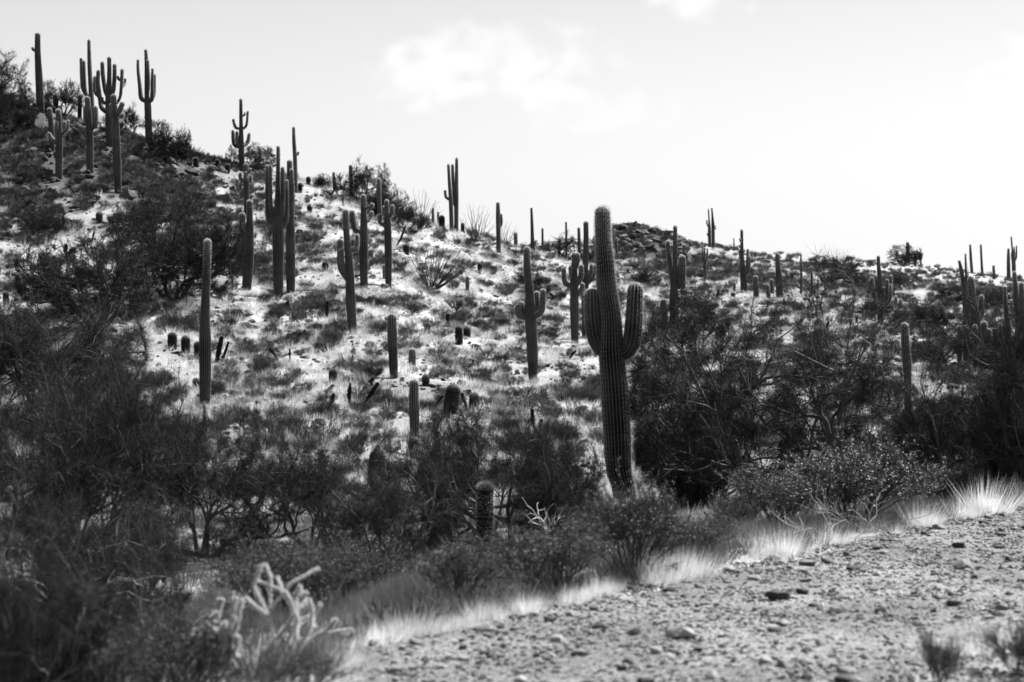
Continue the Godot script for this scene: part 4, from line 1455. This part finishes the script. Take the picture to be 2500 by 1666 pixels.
	saguaro("left one of two slim bare saguaros on the right skyline", "left slim right-skyline saguaro", [2374.3, 666.2, 7.5, 2370.9, 631.8, 6.3, 2369.2, 597, 4.6], [], 0)
	saguaro("right one of two slim bare saguaros on the right skyline", "right slim right-skyline saguaro", [2399.3, 669.1, 6.9, 2396.7, 631.8, 5.2, 2395.3, 597, 4.6], [], 0)
	saguaro("short stub saguaro on the right skyline", "short right-skyline stub", [2428.3, 682, 7.5, 2426.9, 663.3, 6.3, 2426.3, 648.4, 5.7], [], 0)
	saguaro("far right skyline saguaro with a thin spire and three upright arms", "spired far-right saguaro", [2476.5, 677.7, 8.6, 2475.4, 640.4, 9.2, 2471.9, 605.9, 4, 2469.3, 577.8, 3.4], [[2476.2, 640.4, 5.2, 2481.4, 628.9, 5.2, 2482.3, 599.6, 3.4], [2473.7, 643.2, 4.6, 2471.1, 628.9, 4.6, 2470.5, 617.4, 4], [2474.8, 640.4, 4, 2477.1, 621.7, 4, 2476.5, 603.1, 2.9]], 0)
	saguaro("plain dark saguaro just left of the spired far-right saguaro", "plain far-right saguaro", [2463.6, 677.7, 9.8, 2462.7, 640.4, 8, 2462.7, 607.1, 5.2], [], 0)
	saguaro("saguaro near the right edge with a tiny stub on its left", "stub-armed right-edge saguaro", [2487.4, 818.3, 14.4, 2482, 732.2, 12.1, 2479.1, 689.2, 10.3, 2477.1, 663.6, 8], [[2480.5, 743.7, 6.3, 2471.4, 740.8, 6.9, 2468.5, 732.2, 4.6]], 60)
	saguaro("thin dark saguaro left of the stub-armed right-edge one", "thin dark right-edge saguaro", [2463.3, 818.3, 13.2, 2457.6, 760.9, 11.5, 2454.7, 720.7, 8, 2454.1, 699.5, 6.3], [], 62)
	saguaro("plain saguaro cut by the right edge of the view", "edge-cut saguaro", [2496, 818.3, 14.4, 2494.9, 746.6, 13.2, 2494.9, 689.4, 10.3], [], 58)
	saguaro("plump young saguaro, tallest of the cluster under the pale raised-arm saguaro", "plump tallest young saguaro", [2403.6, 829.8, 14.4, 2403, 806.8, 14.4, 2403, 785, 13.2], [], 50)
	saguaro("second plump young saguaro, left of the pale raised-arm saguaro foot", "plump left young saguaro", [2359.4, 826.9, 14.4, 2359.4, 809.7, 14.4, 2359.4, 795.6, 13.8], [], 50)
	saguaro("small young saguaro directly before the pale raised-arm saguaro", "small front young saguaro", [2381.5, 815.5, 10.3, 2381.5, 804, 10.3, 2381.2, 792.8, 9.8], [], 50)
	saguaro("rightmost young saguaro of the cluster under the pale raised-arm saguaro", "rightmost cluster young saguaro", [2416, 829.8, 11.5, 2415.4, 815.5, 11.5, 2415.1, 803.4, 10.9], [], 50)
	saguaro("leftmost dim young saguaro of the cluster among the right brush", "leftmost cluster young saguaro", [2343.3, 821.2, 11.5, 2343.1, 806.8, 10.9, 2342.8, 795.6, 9.8], [], 50)
	saguaro("white-capped armless saguaro standing in the gap between two big palo verdes", "white-capped gap saguaro", [2217, 941.7, 16.6, 2215, 890.1, 20.7, 2210.7, 832.7, 20.1, 2209.3, 789.6, 14.9], [], 33)
	saguaro("dark stem inside the lone skyline tree at the right", "stem in skyline tree", [2218.2, 641.8, 9.8, 2217, 614.5, 9.8, 2216.5, 591, 8], [], 0)
	saguaro("small stub saguaro just right of the lone skyline tree", "stub right of skyline tree", [2235.4, 650.4, 6.9, 2234.6, 634.6, 6.3, 2234.3, 621.4, 5.2], [], 0)
	saguaro("smallest skyline stub, second right of the lone skyline tree", "smallest skyline stub", [2248.6, 641.8, 4, 2248, 628.9, 4, 2248, 618, 4], [], 0)
	saguaro("dim straight saguaro behind the tall rear saguaro", "dim rear saguaro", [1414.5, 614.1, 8.4, 1413.7, 579.6, 7.7, 1413.3, 555.5, 6.9], [], 0)
	saguaro("little saguaro on top of the rocky knoll", "knoll-top little saguaro", [1382.7, 575, 5.4, 1382.3, 558.6, 5, 1381.9, 542.1, 4.6], [], 0)
	saguaro("tiny stub on the left shoulder of the rocky knoll", "tiny knoll stub", [1324.5, 576.6, 5.4, 1324.5, 567.4, 5.4, 1324.5, 557.4, 5.4], [], 0)
	saguaro("dim small saguaro in the brush below the rocky knoll", "dim brush saguaro", [1365.5, 617.9, 6.9, 1365.9, 600.7, 6.1, 1366.2, 584.2, 5.4], [], 0)
	saguaro("dim thin saguaro before the rocks right of the largest cactus", "dim rock-front saguaro", [1505.9, 625.5, 6.1, 1505.5, 602.6, 6.1, 1505.2, 580.4, 5.4], [], 0)
	saguaro("short dark stub at the saddle left of the thin tapering saguaro", "short dark saddle stub", [1259.5, 596.8, 9.2, 1259.1, 581.5, 9.6, 1258.7, 567.8, 9.2], [], 0)
	saguaro("small slim saguaro left of the skyline twins", "slim small twin-side saguaro", [1057.8, 543.3, 6.9, 1057, 526, 6.5, 1056.6, 507.7, 6.1], [], 0)
	saguaro("tiny saguaro stem between the ocotillo and the skyline twins", "tiny twin-side stem", [1070, 543.3, 6.1, 1069.7, 529.9, 5.4, 1069.7, 517.6, 4.6], [], 0)
	saguaro("stout armless saguaro alone in the middle of the bright slope", "stout middle armless saguaro", [961.6, 923.9, 15.5, 960.2, 884.1, 21.2, 957.6, 822.9, 22.9, 956.7, 782, 21.2, 956.7, 766.7, 17.6], [], 0)
	saguaro("small saguaro right of the stout middle one", "small middle saguaro", [1007.3, 899.4, 14.3, 1006.5, 873.9, 17.1, 1006.1, 851.4, 14.3], [], 0)
	saguaro("young columnar saguaro rising behind the lower palo verde", "young column behind palo verde", [1013.8, 1073.5, 20, 1011, 1008.4, 23.9, 1010.3, 965.1, 23, 1010.8, 927.3, 19.5], [], 0)
	saguaro("tall solitary armless saguaro with pale crown on the left slope", "tall solitary left saguaro", [499.4, 989.6, 22.2, 500.6, 928.4, 26.8, 500.6, 832.7, 27.6, 500.6, 756.2, 21.4, 504.4, 660.5, 17.6, 506.7, 584.3, 15.3], [], 0)
	saguaro("small young saguaro right of the big spreading ocotillo", "young saguaro by ocotillo", [1141, 710.9, 7.7, 1141.4, 693.7, 10, 1141.4, 674.9, 9.2], [], 0)
	saguaro("short dim stub at the left foot of the curl-armed saguaro", "dim stub at curl-armed foot", [940.1, 680.3, 9.2, 939, 663.1, 10.7, 938.2, 646.2, 9.2], [], 0)

func barrels():
	barrel("largest barrel cactus, dark and leaning right, beside blackened stalks", [1094, 1020.4, 30.4, 1102.1, 982.4, 34.7, 1107.9, 939.5, 26], 0)
	barrel("upright barrel cactus right of the big leaning one", [1156.9, 1003, 20.8, 1157.4, 980.2, 23.4, 1157.8, 960.1, 19.5], 0)
	barrel("barrel cactus leaning over the blackened stalks, left of their cluster", [815.8, 940.1, 15.2, 813.2, 921.7, 20, 812.5, 901.5, 18.2], 0)
	barrel("round dark barrel cactus at the foot of the young column", [1005.5, 1107.1, 17.3, 1009.5, 1088.7, 25.2, 1011.2, 1068.5, 20.4], 0)
	barrel("small round barrel cactus in the shrubs behind the young column", [1040.2, 941.2, 14.3, 1039.2, 928.2, 18.2, 1038.1, 915.6, 15.6], 0)
	barrel("tall dark barrel cactus half hidden by brush at lower centre", [915.5, 1199.3, 30.4, 918.8, 1149.4, 37.3, 921.4, 1100.6, 32.5], 26)
	barrel("spiny pale-crowned barrel cactus standing up out of the near palo verde", [1184, 1325, 37, 1184, 1250, 38, 1186, 1180, 31], 17.5)
	barrel("dark barrel cactus alone above the small middle saguaro", [1042.4, 817.1, 12.2, 1042.9, 802.4, 15.1, 1042.9, 788.4, 13.1], 0)
	barrel("taller of two touching barrel cacti on the bright slope", [1121.6, 841.2, 15.5, 1120.4, 822.9, 18, 1120, 796.5, 16.7], 0)
	barrel("rounder of two touching barrel cacti on the bright slope", [1140.4, 820.8, 16.3, 1139.8, 809.6, 18, 1139.2, 798, 16.3], 0)
	barrel("left barrel of a close pair left of the tall solitary saguaro", [421, 851.8, 18.4, 420.2, 832.7, 21.4, 419.8, 812.4, 19.9], 0)
	barrel("right barrel of a close pair left of the tall solitary saguaro", [453.5, 861.4, 18.4, 452.7, 840.4, 21.4, 452.7, 820.5, 19.9], 0)
	barrel("dark barrel cactus half behind the tall solitary saguaro", [483, 876.7, 15.3, 482.2, 855.7, 16.8, 482.2, 835, 16.1], 0)
	barrel("low barrel cactus touching the foot of the tall solitary saguaro", [480.3, 953.3, 16.1, 479.1, 939.9, 17.6, 478.4, 924.6, 16.1], 0)
	barrel("dim barrel cactus at the far left edge below the hill", [14.5, 747.7, 11.5, 13.8, 729.4, 13.8, 13.8, 712.5, 13], 0)
	barrel("round barrel cactus on the pale patch high on the left", [241.9, 543.8, 13.8, 241.9, 530.4, 16.1, 241.9, 517, 14.5], 0)
	barrel("tall barrel cactus on the ridge below the skyline shrubs", [441.4, 394.6, 10.7, 440.4, 367.9, 13.6, 439.3, 343.2, 12.9], 0)
	barrel("small barrel cactus right of the tall ridge barrel", [477.9, 407.1, 10.7, 477.9, 395.7, 12.1, 477.9, 384.3, 10.7], 0)
	barrel("tiny barrel on the ridge, left of the two-tier skyline saguaro", [531.1, 410.7, 7.9, 530.7, 400, 9.3, 530.4, 389.3, 8.6], 0)
	barrel("round barrel just below the ridge, left of the two-tier skyline saguaro", [555.7, 420, 10, 555.4, 410.7, 11.4, 555, 400, 10], 0)
	barrel("barrel cactus at the foot of the bud-sided skyline saguaro", [732.7, 469.8, 8.4, 732.7, 458.7, 10.7, 732.7, 447.2, 10], 0)
	barrel("round barrel on the skyline right of the bud-sided saguaro", [752.6, 450.7, 9.2, 752.6, 441.9, 10.7, 752.6, 431.9, 10], 0)
	barrel("tiny barrel between the giant cluster and its left neighbour", [670.3, 456.4, 7.7, 669.9, 449.5, 8.4, 669.9, 443.4, 7.7], 0)
	barrel("tilted barrel on the open slope right of the giant cluster", [756.4, 519.9, 10, 755.6, 510, 11.5, 754.1, 500.8, 10.7], 0)
	barrel("barrel cactus left of the big ocotillo base", [991.4, 615.6, 13, 991.4, 605.7, 14.5, 991.4, 596.5, 13], 0)
	barrel("round barrel on the slope left of the hook-armed saguaro", [793.9, 661.5, 13.8, 793.9, 649.7, 16.1, 793.9, 638.6, 14.5], 0)
	barrel("small barrel in the grass right of the big ocotillo", [1171.6, 663.1, 9.2, 1171.6, 652.4, 10.7, 1171.6, 642.4, 10], 0)
	barrel("small barrel between the ocotillos on the bright slope", [1172.2, 662.3, 9.2, 1172.2, 653.1, 10.7, 1172.2, 642.8, 9.2], 0)
	barrel("barrel cactus in the grass left of the largest saguaro", [1382, 948.8, 17.6, 1381.7, 934.1, 19.9, 1381.4, 921.2, 17.6], 0)
	barrel("low rounded barrel just right of the largest saguaro trunk", [1549.2, 963.5, 20.5, 1548.3, 954.7, 21.1, 1547.7, 945.9, 17.6], 0)
	barrel("round pale-topped barrel under the stubby far young saguaro", [1790.3, 726.6, 9.9, 1790.3, 719.9, 11.1, 1790.3, 712.7, 9.6], 0)
	barrel("small dark barrel in the brush right of the stub-armed ridge saguaro", [135.7, 256.4, 10.7, 135.5, 245.1, 11.8, 135.2, 233.4, 10.7], 0)
	barrel("small dark barrel left of the slim two-armed ridge saguaro", [194.1, 257.8, 9, 194.1, 245.1, 10.1, 194.1, 233.4, 9], 0)
	barrel("round barrel left of the skyline twins", [1078.8, 554.7, 12.2, 1078.5, 540.6, 14.5, 1078.5, 526.8, 13], 0)
	barrel("small barrel right of the skyline twins' feet", [1129.4, 566.2, 7.7, 1129.4, 555.9, 8.4, 1129.4, 545.2, 7.7], 0)

func chollas():
	cholla("tree", "white-headed cholla on a black trunk at the giant cluster's foot", 695, 764, 706, 722, 32)
	cholla("tree", "cholla with a flat spreading white head on the bright slope", 1096, 797, 1092, 758, 42)
	cholla("stag", "dark many-branched cholla behind the flat-headed cholla", 1112, 765, 1112, 722, 62)
	cholla("stag", "sparse dark cholla left of the flat-headed cholla", 1006, 768, 1012, 722, 44)
	cholla("stag", "tangled cholla at the left foot of the hook-armed saguaro", 838, 815, 842, 786, 44)
	cholla("tree", "leaning cholla with white head on two black trunks below the three-pronged saguaro", 1668, 881, 1692, 848, 40)
	cholla("tree", "black-trunked cholla with a small white head, leaning right", 1749, 735, 1760, 690, 20)
	cholla("tree", "small white-headed cholla left of the leaning black-trunked one", 1728, 710, 1738, 692, 16)
	cholla("tree", "white cholla tucked behind the three-pronged saguaro", 1665, 710, 1677, 684, 24)
	cholla("stag", "low dark cholla right of the three-pronged saguaro", 1696, 716, 1697, 700, 20)
	cholla("tree", "tiny cholla at the foot of the leaning black-trunked one", 1744, 730, 1743, 712, 12)
	cholla("tree", "white cholla at the foot of the thin tapering saddle saguaro", 1317, 616, 1317, 601, 21)
	cholla("tree", "low white cholla right of the saddle", 1351, 624, 1351, 616, 20)
	cholla("stag", "pale cholla on the saddle left of the thin tapering saguaro", 1258, 622, 1258, 605, 24)
	cholla("tree", "bright cholla right of the largest saguaro's shaft, lower of two", 1534, 670, 1533, 657, 26)
	cholla("tree", "bright cholla right of the largest saguaro's shaft, upper of two", 1541, 648, 1539, 635, 20)
	cholla("tree", "tall-trunked white-headed cholla in the right brush", 2018, 810, 2027, 772, 24)
	cholla("tree", "white-headed cholla right of the tall-trunked one", 2093, 789, 2093, 769, 21)
	cholla("tree", "small white cholla above the big palo verde", 1982, 750, 1982, 734, 16)
	cholla("tree", "white cholla seen through the big palo verde, left one", 1829, 888, 1831, 872, 24)
	cholla("tree", "white cholla seen through the big palo verde, right one", 1872, 876, 1872, 857, 18)
	cholla("tree", "pale broad cholla right of the leaning two-trunked cholla", 1728, 894, 1728, 860, 30)
	cholla("stag", "pale bushy cholla left of the white-capped gap saguaro", 2173, 818, 2176, 793, 32)
	cholla("tree", "white cholla under the mid-left palo verde", 411, 733, 398, 697, 26)
	cholla("tree", "thin black cholla trunk with a wispy head on the bright slope", 856, 898, 865, 845, 16)
	cholla("tree", "thin leaning cholla on the pale patch high on the left", 222, 590, 231, 548, 18)
	cholla("tree", "shaggy black cholla right of the largest saguaro", 1575, 940, 1584, 886, 18)
	cholla("stag", "pale-tipped cholla above the dark creosote at lower right", 2147, 1190, 2147, 1108, 60)
	cholla("tree", "small cholla at the foot of the skyline ocotillo", 1008, 580, 1013, 552, 14)

func stalks():
	stalk("upright blackened stalk with pointed top, left of the leaning pair", [861.3, 998.7, 4.3, 852.7, 982.4, 7.8, 852.7, 954.2, 12.1, 855.3, 935.8, 3.9])
	stalk("thick blackened stalk leaning right, upper of the leaning pair", [866.3, 967.7, 6.5, 888.4, 949.9, 9.5, 911.2, 924.9, 12.1])
	stalk("ragged blackened stalk curving right, lower of the leaning pair", [871.1, 998, 3, 890.6, 982.4, 7.4, 908, 958.6, 13, 922.7, 935.8, 9.5])
	stalk("short blackened stump leaning right below the tilted barrel", [798.4, 998.7, 10.8, 810.4, 980.2, 10, 814.3, 961.8, 6.5])
	stalk("blackened log lying under the tilted barrel", [786.5, 964, 6.9, 803.9, 949.9, 10.8, 814.7, 941.6, 8.7])
	stalk("blackened stalk leaning right, left of the largest barrel", [1055.9, 999.8, 6.5, 1068.4, 982.4, 8.2, 1081, 966.8, 6.5])
	stalk("thin upright blackened stalk behind the largest barrel", [1071.7, 968.3, 3.9, 1070.6, 956.4, 7.8, 1070.6, 942.3, 3.9])
	stalk("blackened stalk leaning left, between two barrels", [1143.9, 1004.1, 8.7, 1135.7, 986.7, 7.8, 1127.6, 961.8, 11.3])
	stalk("tallest blackened stalk of three below the bunch-armed saguaro", [1308.8, 1069.3, 7.7, 1301.1, 1036.8, 10, 1299.6, 1000.4, 11.5])
	stalk("middle blackened stalk of three below the bunch-armed saguaro", [1317.6, 1070.5, 7.7, 1319.5, 1044.4, 13, 1321.8, 1024.5, 9.2])
	stalk("right blackened stalk of three below the bunch-armed saguaro", [1329, 1072.4, 5.4, 1334.8, 1048.3, 9.2, 1337.1, 1033.7, 6.9])
	stalk("blackened stalk leaning left on the bright left-centre slope", [681.1, 886.8, 3.8, 668.9, 864.6, 6.9, 658.6, 851.5, 9.2])
	stalk("thin upright blackened stick on the bright left-centre slope", [707.2, 888.3, 3.8, 707.2, 870.3, 4.6, 707.2, 852.3, 4.6])
	stalk("blackened upright stump left of the hook-armed saguaro's foot", [797.1, 777.7, 5.4, 798.2, 757.4, 10, 799.8, 737.1, 7.7])
	stalk("tiny blackened stick right of the giant cluster's cholla", [714.8, 783, 3.4, 714.8, 772.7, 4.2, 714.8, 762.4, 3.8])
	stalk("blackened stalk right of the tall solitary saguaro, left of a pair", [527.4, 884.4, 10, 533.9, 855.7, 14.5, 541.1, 823.1, 11.5])
	stalk("blackened stalk right of the tall solitary saguaro, right of a pair", [536.9, 884.4, 5.4, 551.1, 855.7, 8.4, 557.6, 835, 5.4])
	stalk("small blackened stalk leaning left, farther right of the solitary saguaro", [683.9, 885.5, 3.8, 671.6, 867.1, 6.9, 658.2, 852.6, 9.2])
	stalk("short blackened stalk in the shrubs on the lower left", [250.7, 904.6, 3.8, 264.1, 886.3, 7.7, 270.6, 877.5, 8.4])
	stalk("leaning dark stump with a knobby head, on the upper-left pale patch", [143.5, 643.3, 5.4, 164.6, 622.2, 10, 180.6, 607.7, 16.1])
	stalk("upright dark stump beside the knobby leaning one", [158.1, 624.1, 7.7, 159.6, 610.7, 10, 161.1, 597.7, 10])
	stalk("blackened stalk leaning right of the curl-armed saguaro", [963.1, 603.8, 3.1, 978.4, 582.7, 6.9, 989.9, 552.9, 5.4])
	stalk("thin blackened stick before the thin grey skyline stem", [805.4, 478.6, 2.3, 815.7, 464.1, 4.6, 819.2, 447.2, 3.8])
	stalk("tiny upright blackened stick below the skyline thicket", [837.5, 503.5, 3.1, 837.2, 491.6, 3.8, 836.8, 480.1, 3.8])
	stalk("small blackened stick in the grass below the bristling saguaro", [1386.4, 878.4, 2.9, 1396.7, 866.7, 5.3, 1406.1, 856.7, 5.9])
	stalk("blackened stick just left of the largest saguaro's trunk", [1445.1, 938.5, 4.1, 1453.9, 926.8, 6.5, 1461.8, 915.4, 7])
	stalk("bent dark dead branch, left of three in the right gap", [2094.5, 989.1, 4, 2111.7, 959, 4.6, 2133.8, 935.4, 2.9])
	stalk("tall curved dark dead branch, middle of three in the right gap", [2141.3, 994.8, 4.6, 2156.2, 956.1, 5.7, 2158.5, 927.4, 4.6, 2148.5, 905, 2.9])
	stalk("short curved dark dead branch, right of three in the right gap", [2161.4, 1012.1, 5.2, 2172.6, 973.3, 5.7, 2166, 955.5, 2.9])

func ocotillos():
	ocotillo("large spreading ocotillo with bare wands on the bright slope", 1050, 708, 70, 110, 125)
	ocotillo("ocotillo on the skyline left of the twin saguaros", 1022, 562, 40, 60, 105)
	ocotillo("ocotillo on the skyline right of the twin saguaros", 1163, 590, 45, 48, 105)
	ocotillo("small ocotillo on the saddle, wands leaning right", 1228, 604, 22, 42, 72)
	ocotillo("small ocotillo on the far slope below the skyline", 1933, 690, 30, 26, 52)
	ocotillo("ocotillo above the big palo verde, thin upright wands", 1998, 762, 42, 50, 78)
	ocotillo("pale-wanded ocotillo behind the white-capped gap saguaro", 2205, 795, 42, 30, 66)

func trees():
	plant("pv", "low dark bush at the foot of the ridge-edge tree", 20, 315, 0, 110, 120)
	plant("pv", "dark dense tree at the left edge of the ridge", -65, 310, 0, 260, 235)
	plant("pv", "small dark shrub between the ridge-edge tree and the stub-armed saguaro", 55, 268, 0, 60, 60)
	plant("pv", "airy palo verde on the ridge behind the knobbly saguaro", 148, 268, 0, 110, 95)
	plant("pv", "small palo verde on the ridge left of the candelabra saguaro", 312, 325, 0, 75, 85)
	plant("pv", "low palo verde behind the many-armed ridge saguaro", 268, 305, 0, 60, 70)
	plant("pv", "palo verde on the ridge right of the candelabra saguaro", 398, 388, 0, 115, 100)
	plant("pv", "low palo verde ending the ridge thicket on its right", 452, 398, 0, 70, 62)
	plant("pv", "airy palo verde behind the two-tier skyline saguaro", 615, 415, 0, 120, 68)
	plant("pv", "low skyline shrub left of the skyline thicket", 785, 455, 0, 62, 32)
	plant("pv", "big palo verde of the skyline thicket", 885, 500, 0, 130, 112)
	plant("pv", "palo verde of the skyline thicket, right of the big one", 940, 535, 0, 100, 95)
	plant("pv", "palo verde at the right end of the skyline thicket", 988, 560, 0, 90, 75)
	plant("pv", "broad palo verde on the left slope, lower of two", 240, 795, 0, 350, 260)
	plant("pv", "broad palo verde on the left slope, upper of two", 418, 735, 0, 310, 280)
	plant("pv", "low bush under the rocky slope", 330, 560, 0, 120, 70)
	plant("pv", "twiggy bush on the pale patch at far left", 85, 575, 0, 120, 80)
	plant("pv", "grey bush below the rocky knoll, left of the largest saguaro", 1385, 628, 0, 150, 66)
	plant("pv", "rounded bush on the slope right of the ocotillo", 1288, 700, 0, 70, 52)
	plant("pv", "rounded palo verde right of the three-pronged saguaro", 1700, 830, 0, 150, 125)
	plant("pv", "low bush beyond the largest saguaro's right arm", 1570, 700, 0, 80, 50)
	plant("pv", "low bush left of the bristling saguaro", 1335, 735, 0, 90, 50)
	plant("pv", "lone round tree on the right skyline", 2205, 648, 0, 88, 52)
	plant("pv", "low spreading bush on the right skyline", 2035, 660, 0, 110, 36)
	plant("pv", "grey thicket below the right skyline", 2065, 695, 0, 110, 36)
	plant("pv", "grey thicket under the lone skyline tree", 2190, 705, 0, 110, 40)
	plant("pv", "grey thicket below the slim right-skyline saguaros", 2330, 735, 0, 110, 45)
	plant("pv", "grey thicket at the far right slope", 2440, 760, 0, 130, 60)
	plant("pv", "soft grey palo verde behind the gap saguaro", 2270, 800, 0, 150, 70)
	plant("pv", "wide grey palo verde behind the right-edge tree", 2320, 900, 0, 200, 120)
	plant("pv", "palo verde at the right edge behind the young saguaros", 2460, 900, 0, 170, 120)
	plant("pv", "low thicket left of the ocotillo on the right slope", 2130, 770, 0, 110, 45)
	plant("pv", "rounded left half of the big palo verde right of the largest saguaro", 1730, 1245, 23, 320, 330)
	plant("pv", "big wispy palo verde with pale forked trunk right of the largest saguaro", 1890, 1262, 22, 660, 620)
	plant("pv", "palo verde filling the right side of the big wispy one", 2140, 1180, 24, 280, 230)
	plant("pv", "dark palo verde reaching in from the right edge", 2440, 1290, 19, 460, 560)
	plant("pv", "dense dark brush at the right edge under the palo verde", 2510, 1290, 18, 320, 430)
	plant("pv", "thin-limbed palo verde left of the right-edge tree", 2300, 1250, 21, 320, 290)
	plant("pv", "palo verde filling the gap right of the largest saguaro's trunk", 1700, 1235, 22.5, 280, 240)
	plant("pv", "palo verde with drooping pale limbs behind the barrel cactus", 1250, 1330, 18.5, 440, 350)
	plant("pv", "dense palo verde at the left foot of the largest saguaro", 1335, 1280, 21, 230, 230)
	plant("pv", "dark palo verde at the left edge of the lower slope", 110, 1050, 32, 430, 340)
	plant("pv", "dark bush below the broad left palo verdes", 310, 1120, 28, 330, 260)
	plant("pv", "dark brush at the left edge, mid height", 30, 1220, 20, 380, 300)
	plant("pv", "large dim palo verde with crooked limbs at lower left", 240, 1360, 15, 470, 450)
	plant("pv", "dim palo verde right of the crooked-limbed one", 500, 1330, 17, 380, 330)
	plant("pv", "low palo verde in the lower centre-left brush", 760, 1330, 18, 360, 250)
	plant("pv", "dark palo verde left of the near barrel cactus", 950, 1390, 16, 330, 280)
	plant("pv", "low palo verde before the big hidden barrel", 1060, 1240, 22, 300, 200)
	plant("pv", "dark near brush in the lower left corner", 40, 1620, 9, 460, 460)
	plant("pv", "near dark palo verde at lower left with bent limbs", 230, 1700, 7.8, 420, 360)
	plant("cr", "near creosote left of the pale cane cholla", 440, 1720, 7.2, 330, 260)
	plant("cr", "near creosote behind the pale cane cholla", 690, 1540, 10.2, 330, 250)
	plant("cr", "small dark creosote right of the pale cane cholla", 800, 1520, 10.5, 200, 190)
	plant("cr", "upright dark creosote at lower centre", 1120, 1510, 9.9, 230, 225)
	plant("cr", "broad leafy creosote at the centre of the trail edge", 1345, 1490, 10.4, 330, 235)
	plant("cr", "leafy creosote at the foot of the largest saguaro", 1545, 1460, 11, 310, 330)
	plant("cr", "small leafy creosote right of the largest saguaro's foot", 1700, 1430, 12.2, 200, 190)
	plant("cr", "dark creosote with fanned stems at the trail's right bend", 2080, 1370, 15.5, 440, 320)
	plant("cr", "creosote left of the fanned dark one", 1900, 1320, 17, 240, 200)
	plant("cr", "low creosote by the far end of the trail", 2330, 1290, 18, 230, 170)
	plant("cr", "low creosote at the right edge by the trail", 2470, 1270, 18.5, 180, 140)
	plant("cr", "small light-leaved creosote under the big wispy palo verde", 1790, 1300, 18, 140, 110)
	plant("cr", "leafy creosote below the near barrel cactus", 1235, 1420, 14.5, 240, 95)
	plant("cr", "creosote behind the broad leafy one", 1420, 1350, 16, 200, 110)
	plant("pv", "shadowy palo verde among the lower left limbs", 300, 1480, 12.5, 380, 300)
	plant("pv", "near dark brush at the lower left edge", 60, 1700, 7.2, 360, 330)
	plant("cr", "near low creosote right of the pale cane cholla", 740, 1760, 7, 250, 170)
	plant("cr", "dark weed clump at the trail's near right edge", 2480, 1650, 7.6, 150, 60)
	plant("cr", "smaller dark weed clump at the bottom right of the trail", 2290, 1665, 7.3, 110, 35)
	plant("cr", "creosote at the left of the open wash", 880, 1450, 13, 230, 150)

func dead_branches():
	dead_branch("forked pale dead branch lying at the trail edge under the creosote", 1285, 1560, 11.3, 110, 150)
	dead_branch("pale dead twigs spread over the trail-edge grass", 2035, 1400, 13.6, 100, 190)
	dead_branch("tangle of pale dead twigs behind the bright grass plume", 2110, 1350, 14.5, 90, 200)
	dead_branch("small pale dead branch beside the trail", 1910, 1430, 12.9, 60, 120)
	dead_branch("pale dead limb right of the near barrel cactus", 1340, 1290, 16, 90, 120)
	dead_branch("pale dead twig standing in the left brush", 150, 1150, 22, 110, 60)
	dead_branch("bent pale dead limb at lower left", 170, 1480, 10.5, 180, 260)
	dead_branch("long crooked pale limb before the lower-left brush", 400, 1600, 9, 200, 260)
	dead_branch("drooping pale dead limb left of the near barrel cactus", 1090, 1240, 19, 90, 130)
